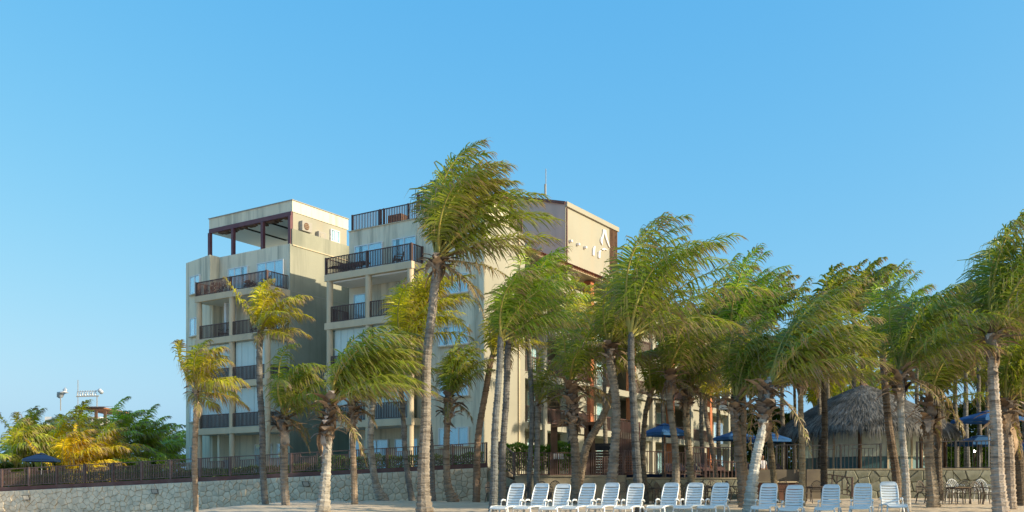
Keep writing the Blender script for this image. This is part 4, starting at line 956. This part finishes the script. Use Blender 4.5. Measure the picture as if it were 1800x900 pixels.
# ------------------------------------------------------------------ sun loungers
def make_lounger():
    r=empty('sun_lounger')
    W=.30; zs=.35; PL=M['plastic']
    bt=Vector((0,.36,zs+.80)); bb=Vector((0,0,zs))
    def bp(u,t,o=0): # point on backrest
        ww=W*(1-.06*t); d=(bt-bb); nrm=Vector((0,-d.z,d.y)).normalized()
        return Vector((u*ww,0,0))+bb+d*t+nrm*(o+.035*math.sin(math.pi*t))
    mb=MB()
    for s in (-1,1):
        mb.tube([bp(s*.95,0),bp(s*.97,.25),bp(s,.5),bp(s*.99,.8),bp(s*.92,.93),bp(s*.80,.985)],[.024]*6,6)
    mb.tube([bp(-.80,.985),bp(-.4,1.0),bp(.4,1.0),bp(.80,.985)],.024,6)
    # solid head panel
    mb.add([bp(-.95,.83,.012),bp(.95,.83,.012),bp(.9,.97,.012),bp(-.9,.97,.012),bp(-.95,.83,-.012),bp(.95,.83,-.012),bp(.9,.97,-.012),bp(-.9,.97,-.012)],[(0,1,2,3),(7,6,5,4),(0,4,5,1),(3,2,6,7)])
    back=mb.build('backrest',PL,r,smooth=False)
    ns=7
    for k in range(ns):
        t0=.02+.81*k/ns; t1=.02+.81*(k+1)/ns-.026
        vs=[];N=6
        for i in range(N+1):
            u=-.96+1.92*i/N; cv=-.018*math.cos(u*1.4); dip=-.010*(1-u*u)
            vs+=[bp(u,t0+dip,cv+.01),bp(u,t1+dip,cv+.004),bp(u,t1+dip,cv-.012),bp(u,t0+dip,cv-.010)]
        fs=[]
        for i in range(N):
            for j in range(4): fs.append((i*4+j,i*4+4+j,i*4+4+(j+1)%4,i*4+(j+1)%4))
        MB().add(vs,fs).build('slat',PL,back,smooth=False)
    # seat
    mb=MB(); Ls=1.28
    def sp(u,t): 
        z=zs-.02+.035*math.sin(math.pi*min(1,t*1.0)*.9)-.05*max(0,t-.88)/.12
        return Vector((u*(W+.02),-t*Ls,z))
    for s in (-1,1): mb.tube([sp(s,0),sp(s,.3),sp(s,.6),sp(s,.88),sp(s*.9,1.0)],.028,6)
    mb.tube([sp(-.9,1.0),sp(-.3,1.02),sp(.3,1.02),sp(.9,1.0)],.028,6)
    seat=mb.build('seat',PL,r)
    for k in range(12):
        t0=.01+.98*k/12; t1=t0+.98/12-.012
        a=[sp(-.97,t0),sp(.97,t0),sp(.97,t1),sp(-.97,t1)]; dz=Vector((0,0,.02))
        MB().add([p+dz*.6 for p in a]+[p-dz*.4 for p in a],[(0,1,2,3)[::-1],(4,5,6,7),(0,1,5,4),(1,2,6,5),(2,3,7,6),(3,0,4,7)]).build('slat',PL,seat)
    for s in (-1,1):
        X=s*(W+.055)
        MB().tube([(X,.14,zs+.16),(X,.02,zs+.225),(X,-.16,zs+.235),(X,-.26,zs+.20),(X,-.30,zs+.10),(X,-.33,zs-.02)],[.024,.03,.032,.03,.026,.024],7).build('armrest',PL,r,smooth=True)
        MB().tube([(X*.97,-.33,zs),(X*1.02,-.40,zs*.5),(X*1.06,-.46,0)],[.035,.03,.024],7).build('leg',PL,r,smooth=True)
        MB().tube([(X*.97,-.02,zs),(X*1.02,.12,zs*.5),(X*1.06,.24,0)],[.035,.03,.024],7).build('leg',PL,r,smooth=True)
        MB().tube([(X*.85,-1.14,zs),(X*.95,-1.19,zs*.5),(X*1.0,-1.23,0)],[.032,.028,.022],7).build('leg',PL,r,smooth=True)
    return r
L0=make_lounger()
lp=[(909,850,'first lounge chair from the left, beside the two grey trunks'),(951.5,850,'second lounge chair from the left'),(990.6,851,'third lounge chair from the left, before the ragged husk palm'),(1034,850,'fourth lounge chair from the left'),(1076,849,'fifth lounge chair from the left, before the thick ringed palm'),(1120,850,'lounge chair partly hidden by the dark smooth palm trunk'),
    (1180.6,849,'first lounge chair to the right of the dark smooth palm'),(1224,849,'lounge chair in the middle of the trio before the white barked palm'),(1268.6,849,'lounge chair just left of the brown and white palm trunks'),(1355,850,'lounge chair just right of the white barked palm, before the bar counter'),
    (1401,853,'lounge chair before the tan palm, left of the headless trunk'),(1465,852,'lounge chair before the headless black trunk and low ramp fence'),(1522,850,'next to last lounge chair on the right, before the mossy wall'),(1571,847,'last lounge chair on the right, partly behind the slim whitish palm')]
for i,(x,y,lb) in enumerate(lp):
    o=L0 if i==0 else copy_tree(L0)
    Y=34.2; X=(x-6-CX)/F*Y
    o.location=(X,Y,EYE+(HY-y)/F*Y-1.155); o.rotation_euler=(0,0,rad(-27+R.uniform(-5,4)) if i<13 else rad(-10)); 
    tag(o,'white plastic '+lb,'lounge chair','white sun loungers in a row on the sand')
# ------------------------------------------------------------------ round-backed chairs
def make_chair(m,name='garden_chair',lattice=True):
    r=empty(name); zs=.43
    ang=[math.pi*k/12 for k in range(13)]
    def bp(t,rr_=1): return Vector((-math.cos(t)*.27*rr_, .22+.10*math.sin(t)*rr_, zs+.03+.44*math.sin(t)*rr_ if rr_==1 else zs+.03+.44*math.sin(t)*rr_))
    MB().tube([Vector((-.25,.2,zs-.05))]+[bp(t) for t in ang]+[Vector((.25,.2,zs-.05))],.02,6).build('back_frame',m,r,smooth=True)
    mb=MB()
    def inside(x,z): return (x/.26)**2+(z/.43)**2<1
    def P3(x,z): return Vector((x,.22+.10*z/.44,zs+.03+z))
    if lattice:
        for k in range(-5,6):
            for s in (-1,1):
                pts=[]
                for j in range(25):
                    z=.43*j/24; x=k*.09+s*(z-.2)*.75
                    if inside(x,z): pts.append(P3(x,z))
                if len(pts)>1: mb.bar(pts[0],pts[-1],.014,.010)
        mb.bar(P3(-.24,.06),P3(.24,.06),.02)
    mb.build('back_lattice',m,r)
    s=MB(); vs=[]
    for zz in (zs-.03,zs): vs+=[(-.24,.2,zz),(-.27,-.2,zz),(-.2,-.25,zz),(.2,-.25,zz),(.27,-.2,zz),(.24,.2,zz)]
    s.add(vs,[(5,4,3,2,1,0),(6,7,8,9,10,11)]+[(k,(k+1)%6,6+(k+1)%6,6+k) for k in range(6)]).build('seat',m,r)
    for s_ in (-1,1):
        MB().tube([(s_*.25,.26,zs+.24),(s_*.29,.1,zs+.235),(s_*.29,-.15,zs+.225),(s_*.27,-.22,zs+.12),(s_*.25,-.22,zs-.02)],[.018,.024,.024,.02,.02],6).build('armrest',m,r,smooth=True)
        for y0,y1 in ((-.22,-.27),(.19,.28)): MB().tube([(s_*.235,y0,zs-.01),(s_*.265,y1,0)],[.028,.02],6).build('leg',m,r)
    return r
K0=make_chair(M['brownplastic'])
chs=[(868,862,45,.9,'in front of the sloping wall left of the two grey trunks'),(893,862,43.5,-2.2,'right behind the two grey trunks'),(918,858,43,-1.3,'behind the first lounge chair'),(957,848,44.5,.3,'behind the second lounge chair'),(977,852,43.5,3.0,'between the second and third lounge chairs'),(1030,850,43.8,1.2,'behind the fourth lounge chair'),
     (1098,853,42.5,.1,'left of the dark smooth palm'),(1143,850,44,.4,'behind the thin curved palm'),(1165,856,43.5,.9,'left of the grey palm by the umbrella'),(1200,855,43.5,-.9,'right of the grey palm by the umbrella'),(1231,853,43,3.1,'behind the middle of the lounge chair trio'),(1257,852,45,.2,'behind the chair facing the trio'),(1290,855,43,1.7,'left of the brown palm trunk'),
     (1372,850,43.5,-.6,'leaning at the bar counter'),(1412,852,42.5,.2,'below the tan palm'),(1436,853,45,-.3,'behind the lounge chairs near the headless trunk'),
     (1628,848,41.5,.5,'left of the short thick palm'),(1663,845,40.5,0.05,'first patterned one right of the short thick palm'),(1690,846,42,3.1,'second patterned one, facing away by the small table'),(1722,846,42,.25,'patterned one left of the large pale palm'),(1741,846,40.8,1.2,'seen from the side against the large pale palm')]
first=True
for i,(x,yt,Y,rz,lb) in enumerate(chs):
    o=K0 if i==0 else copy_tree(K0)
    X=(x-CX)/F*Y; o.location=(X,Y,sand_z(X,Y)+.0); o.rotation_euler=(0,0,rz); s=1.08; o.scale=(s,s,s)
    tag(o,'brown plastic chair '+lb,'chair','brown lattice backed garden chairs')
for (u,v,f,rz,lb) in ((1.3,.9,FL[3],.4,'at the left end of the open balcony, left wing'),(4.6,.7,FL[3],-.5,'on the open balcony behind the tall thin palm'),(12.6,.9,FL[4],.5,'on the top balcony of the right wing, left end'),(16.6,.7,FL[4],-.7,'on the top balcony of the right wing, right end'),(5.4,.8,FL[4],-.3,'on the top balcony of the left wing')):
    o=copy_tree(K0); o.location=(OO[0]+u*UU[0]+v*VV[0],OO[1]+u*UU[1]+v*VV[1],f); o.rotation_euler=(0,0,-TH+rz)
    tag(o,'dark chair '+lb,'chair','chairs on the balconies')
W0=make_chair(M['palechair'],'garden_chair')
for i,(x,Y,rz,lb) in enumerate(((1680,43.8,.1,'behind the small table near the mossy wall'),(1728,44,-.1,'behind the patterned chair left of the large pale palm'))):
    o=W0 if i==0 else copy_tree(W0)
    X=(x-CX)/F*Y; o.location=(X,Y,sand_z(X,Y)+.05); o.rotation_euler=(0,0,rz); o.scale=(1.12,)*3
    tag(o,'white plastic garden chair '+lb,'chair','white garden chairs')
def make_table():
    r=empty('garden_table')
    MB().box(-.42,.42,-.42,.42,.68,.72).build('table_top',M['table'],r,bevel=.02)
    MB().box(-.36,.36,-.36,.36,.62,.679).build('apron',M['brownplastic'],r)
    for a in (-1,1):
        for b in (-1,1): MB().tube([(a*.34,b*.34,.66),(a*.38,b*.38,0)],[.03,.022],6).build('leg',M['brownplastic'],r)
    return r
T0=make_table()
for i,(x,Y,lb) in enumerate(((898,45,'behind the two grey trunks'),(995,45,'beside the ragged husk palm'),(1152,45,'behind the first lounge chair after the dark smooth palm'),(1258,44,'behind the lounge chair trio'),(1432,43.5,'left of the headless black trunk'),(1683,41.3,'between the patterned chairs at right'))):
    o=T0 if i==0 else copy_tree(T0); X=(x-CX)/F*Y; o.location=(X,Y,sand_z(X,Y)); o.rotation_euler=(0,0,.3*i)
    tag(o,'small brown square table '+lb,'table','brown square tables')
# dark deck loungers behind the fences
def make_deckbed():
    r=empty('deck_lounger'); m=M['rail']
    MB().box(-.33,.33,-1.3,.1,.30,.36).build('bed',m,r)
    MB().add([(-.33,.1,.33),(.33,.1,.33),(.33,.62,.78),(-.33,.62,.78),(-.33,.1,.28),(.33,.1,.28),(.33,.66,.74),(-.33,.66,.74)],[(0,1,2,3),(7,6,5,4),(0,4,5,1),(1,5,6,2),(2,6,7,3),(3,7,4,0)]).build('backrest',m,r)
    for a in (-.28,.28):
        for b in (-1.2,0): MB().box(a-.03,a+.03,b-.03,b+.03,0,.30).build('leg',m,r)
    return r
D0=make_deckbed()
for i,x in enumerate((1185,1204,1226,1248,1272,1330,1352,1376)):
    o=D0 if i==0 else copy_tree(D0); Y=51.0+.2*(i%3); X=(x-CX)/F*Y
    o.location=(X,Y,1.55 if x<1400 else 1.93); o.rotation_euler=(0,0,.5)
    tag(o,'dark slatted deck lounger, number %s from the left of the row behind the terrace fence'%('one two three four five six seven eight'.split()[i]),'lounger','dark loungers on the deck')

# ------------------------------------------------------------------ person on the deck
def person(x,Y,gz):
    p=empty('person',((x-CX)/F*Y,Y,gz),.3,'person in white shirt and red shorts standing behind the white barked palm','person')
    def skin(name,vs,es,rs_,m):
        me=bpy.data.meshes.new(name); me.from_pydata(vs,es,[]); me.materials.append(m); o=obj(name,me,p)
        md=o.modifiers.new('skin','SKIN')
        for i,r_ in enumerate(rs_): me.skin_vertices[0].data[i].radius=(r_,r_*.8) if isinstance(r_,float) else r_
        me.skin_vertices[0].data[0].use_root=True
        s_=o.modifiers.new('sub','SUBSURF'); s_.levels=1; s_.render_levels=1; return o
    vs=[(0,0,.92),(0,0,1.15),(0,0,1.38),(0,0,1.48),(0,-.01,1.56),(0,-.02,1.66),(0,-.01,1.74),
        (-.17,0,1.40),(-.24,.02,1.12),(-.22,-.10,.90),(-.21,-.14,.80),(.17,0,1.40),(.25,.03,1.12),(.24,-.08,.88),(.24,-.12,.79),
        (-.09,0,.86),(-.10,-.02,.48),(-.11,.02,.08),(-.11,-.12,.03),(.09,0,.86),(.11,.0,.48),(.12,.04,.08),(.13,-.10,.03)]
    es=[(0,1),(1,2),(2,3),(3,4),(4,5),(5,6),(2,7),(7,8),(8,9),(9,10),(2,11),(11,12),(12,13),(13,14),(0,15),(15,16),(16,17),(17,18),(0,19),(19,20),(20,21),(21,22)]
    rs_=[(.15,.11),(.13,.1),(.16,.1),.055,.075,.095,.06,.06,.045,.032,.03,.06,.045,.032,.03,.085,.055,.038,.035,.085,.055,.038,.035]
    skin('body',vs,es,rs_,M['skin'])
    skin('shirt',[(0,0,.95),(0,0,1.15),(0,0,1.38),(0,0,1.45),(-.17,0,1.40),(-.215,.01,1.22),(.17,0,1.40),(.22,.01,1.22)],[(0,1),(1,2),(2,3),(2,4),(4,5),(2,6),(6,7)],[(.175,.13),(.16,.125),(.175,.12),.07,.085,.07,.085,.07],M['shirt'])
    skin('shorts',[(0,0,.94),(0,0,.86),(-.09,0,.80),(-.10,-.01,.56),(.09,0,.80),(.11,0,.56)],[(0,1),(1,2),(2,3),(1,4),(4,5)],[(.172,.13),(.17,.13),.11,.095,.11,.095],M['shorts'])
    skin('hair',[(0,.01,1.72),(0,.03,1.66)],[(0,1)],[(.1,.1),(.1,.08)],M['hair'])
person(1340,50.6,1.0)
# ------------------------------------------------------------------ floodlights on the stone wall
for i,(x,y,lb) in enumerate(((47,875,'nearest the left edge'),(273,864,'left of the leftmost beach palm'),(539,851,'before the stout pale palm'))):
    X0_=(x-CX)/F; Y=(49-.217*1.44)/(1+.217*X0_); p=at(x,y,Y-.22)
    f=empty('wall_floodlight',p,.35,'small rectangular floodlight on the pale stone wall, '+lb,'floodlight','floodlights on the stone wall')
    a=MB().add([(-.17,0,-.12),(.17,0,-.12),(.10,.02,.14),(-.24,.02,.14),(-.17,.1,-.12),(.17,.1,-.12),(.10,.12,.14),(-.24,.12,.14)],[(0,1,2,3),(5,4,7,6),(0,4,5,1),(1,5,6,2),(2,6,7,3),(3,7,4,0)]).build('housing',M['black'],f)
    MB().add([(-.15,-.006,-.10),(.14,-.006,-.10),(.075,.014,.12),(-.215,.014,.12)],[(0,1,2,3)]).build('lens',M['grey'],f)
    MB().bar((0,.1,0),(0,.25,0),.04).build('bracket',M['black'],f)
# floodlight on a palm, centre right
p=at(1272,716,39.5); f=empty('palm_floodlight',p,0,'white floodlight fixed among the fronds left of the brown husk palm','floodlight')
MB().box(-.17,.17,-.12,.12,-.1,.08).build('housing',M['white'],f,bevel=.02); MB().box(-.15,.15,-.14,-.12,-.14,-.10).build('lens',M['black'],f); MB().bar((0,0,-.1),(.45,0,-.35),.04).build('bracket',M['black'],f)
# lit garden lamp
em=bpy.data.materials.new('lamp_glow'); em.use_nodes=True; b=em.node_tree.nodes['Principled BSDF']; b.inputs['Emission Color'].default_value=(1,.9,.7,1); b.inputs['Emission Strength'].default_value=14
p=at(1713,793,53); g=empty('garden_lamp',(p.x,53,1.93),0,'lit white garden lamp under the lower blue umbrella at right','lamp')
MB().tube([(0,0,0),(0,0,p.z-1.93-.1)],.03,8).build('post',M['rail'],g)
bm=bmesh.new(); bmesh.ops.create_icosphere(bm,subdivisions=2,radius=.055); me=bpy.data.meshes.new('globe'); bm.to_mesh(me); bm.free(); me.materials.append(em); obj('globe',me,g,(0,0,p.z-1.93))
# ------------------------------------------------------------------ far building with rooftop sign
Y=95; a=at(70,715,Y); b=at(186,715,Y); fb=empty('far_building',(0,0,0),0,'far building with a flat tiled roof behind the sunlit golden palms','building')
MB().box(a.x,b.x-1,Y+1,Y+8,0,a.z-.9).build('wall',M['white'],fb)
for x in (140,168,184): p=at(x,0,Y); MB().box(p.x-.12,p.x+.12,Y,Y+.25,0,a.z-.4).build('post',M['post'],fb)
z1=EYE+(HY-708)/F*Y; z0=EYE+(HY-716)/F*Y
MB().add([(at(128,0,Y).x,Y-.5,z0),(b.x,Y-.5,z0),(b.x-.3,Y+4,z1),(at(130,0,Y).x,Y+4,z1)],[(0,1,2,3),(3,2,1,0)]).box(at(130,0,Y).x,b.x-.3,Y+.2,Y+8,z0-.1,z0+.05).build('roof',M['tile'],fb)
sg=empty('rooftop_sign',(0,0,0),0,'silver rooftop sign with raised letters, curled tail at left and round head at right','sign')
def sp_(x,y): return at(x,y,Y-.2)
q=random.Random(3)
x=136
for k in range(8):       # raised letters, too small to read in the photograph
    w_=4.2; a=sp_(x,694); b=sp_(x+w_*.8,690.2-.2*k); c_=(a+b)/2; hw=abs(b.x-a.x)/2; hh=.28
    pts=[c_+Vector((math.cos(t)*hw,0,math.sin(t)*hh)) for t in [rad(40+s*31) for s in range(9+(k%3))]]
    mb=MB(); mb.tube(pts,.055,5)
    if k%2: mb.bar(c_-Vector((hw,0,0)),c_+Vector((hw,0,0)),.08)
    mb.build('letter',M['sign'],sg); x+=w_+.2
MB().bar(sp_(134,697),sp_(174,696),.12,.1).build('sign_rail',M['grey'],sg)
bm=bmesh.new(); bmesh.ops.create_icosphere(bm,subdivisions=2,radius=.22); me=bpy.data.meshes.new('head'); bm.to_mesh(me); bm.free(); me.materials.append(M['sign']); obj('head',me,sg,sp_(175.5,686.5)); obj('head',me,sg,sp_(178,689))
MB().tube([sp_(102,699),sp_(105,694),sp_(110,690.5),sp_(115,689),sp_(119,690)],[.15,.4,.5,.4,.2],8,ell=.3).build('tail',M['sign'],sg,smooth=True)
MB().tube([sp_(114.5,690),sp_(114,685),sp_(115,681)],[.14,.22,.04],8,ell=.3).build('tail_tip',M['sign'],sg,smooth=True)
for x,y0,y1 in ((106.5,699,716),(170.5,697,712)): MB().bar(sp_(x,y0),sp_(x,y1+6),.07).build('support',M['grey'],sg)
MB().bar(sp_(137,668),sp_(137,712),.05).build('mast',M['grey'],sg)
print('fronds',FR_COUNT,'objects',len(bpy.data.objects))
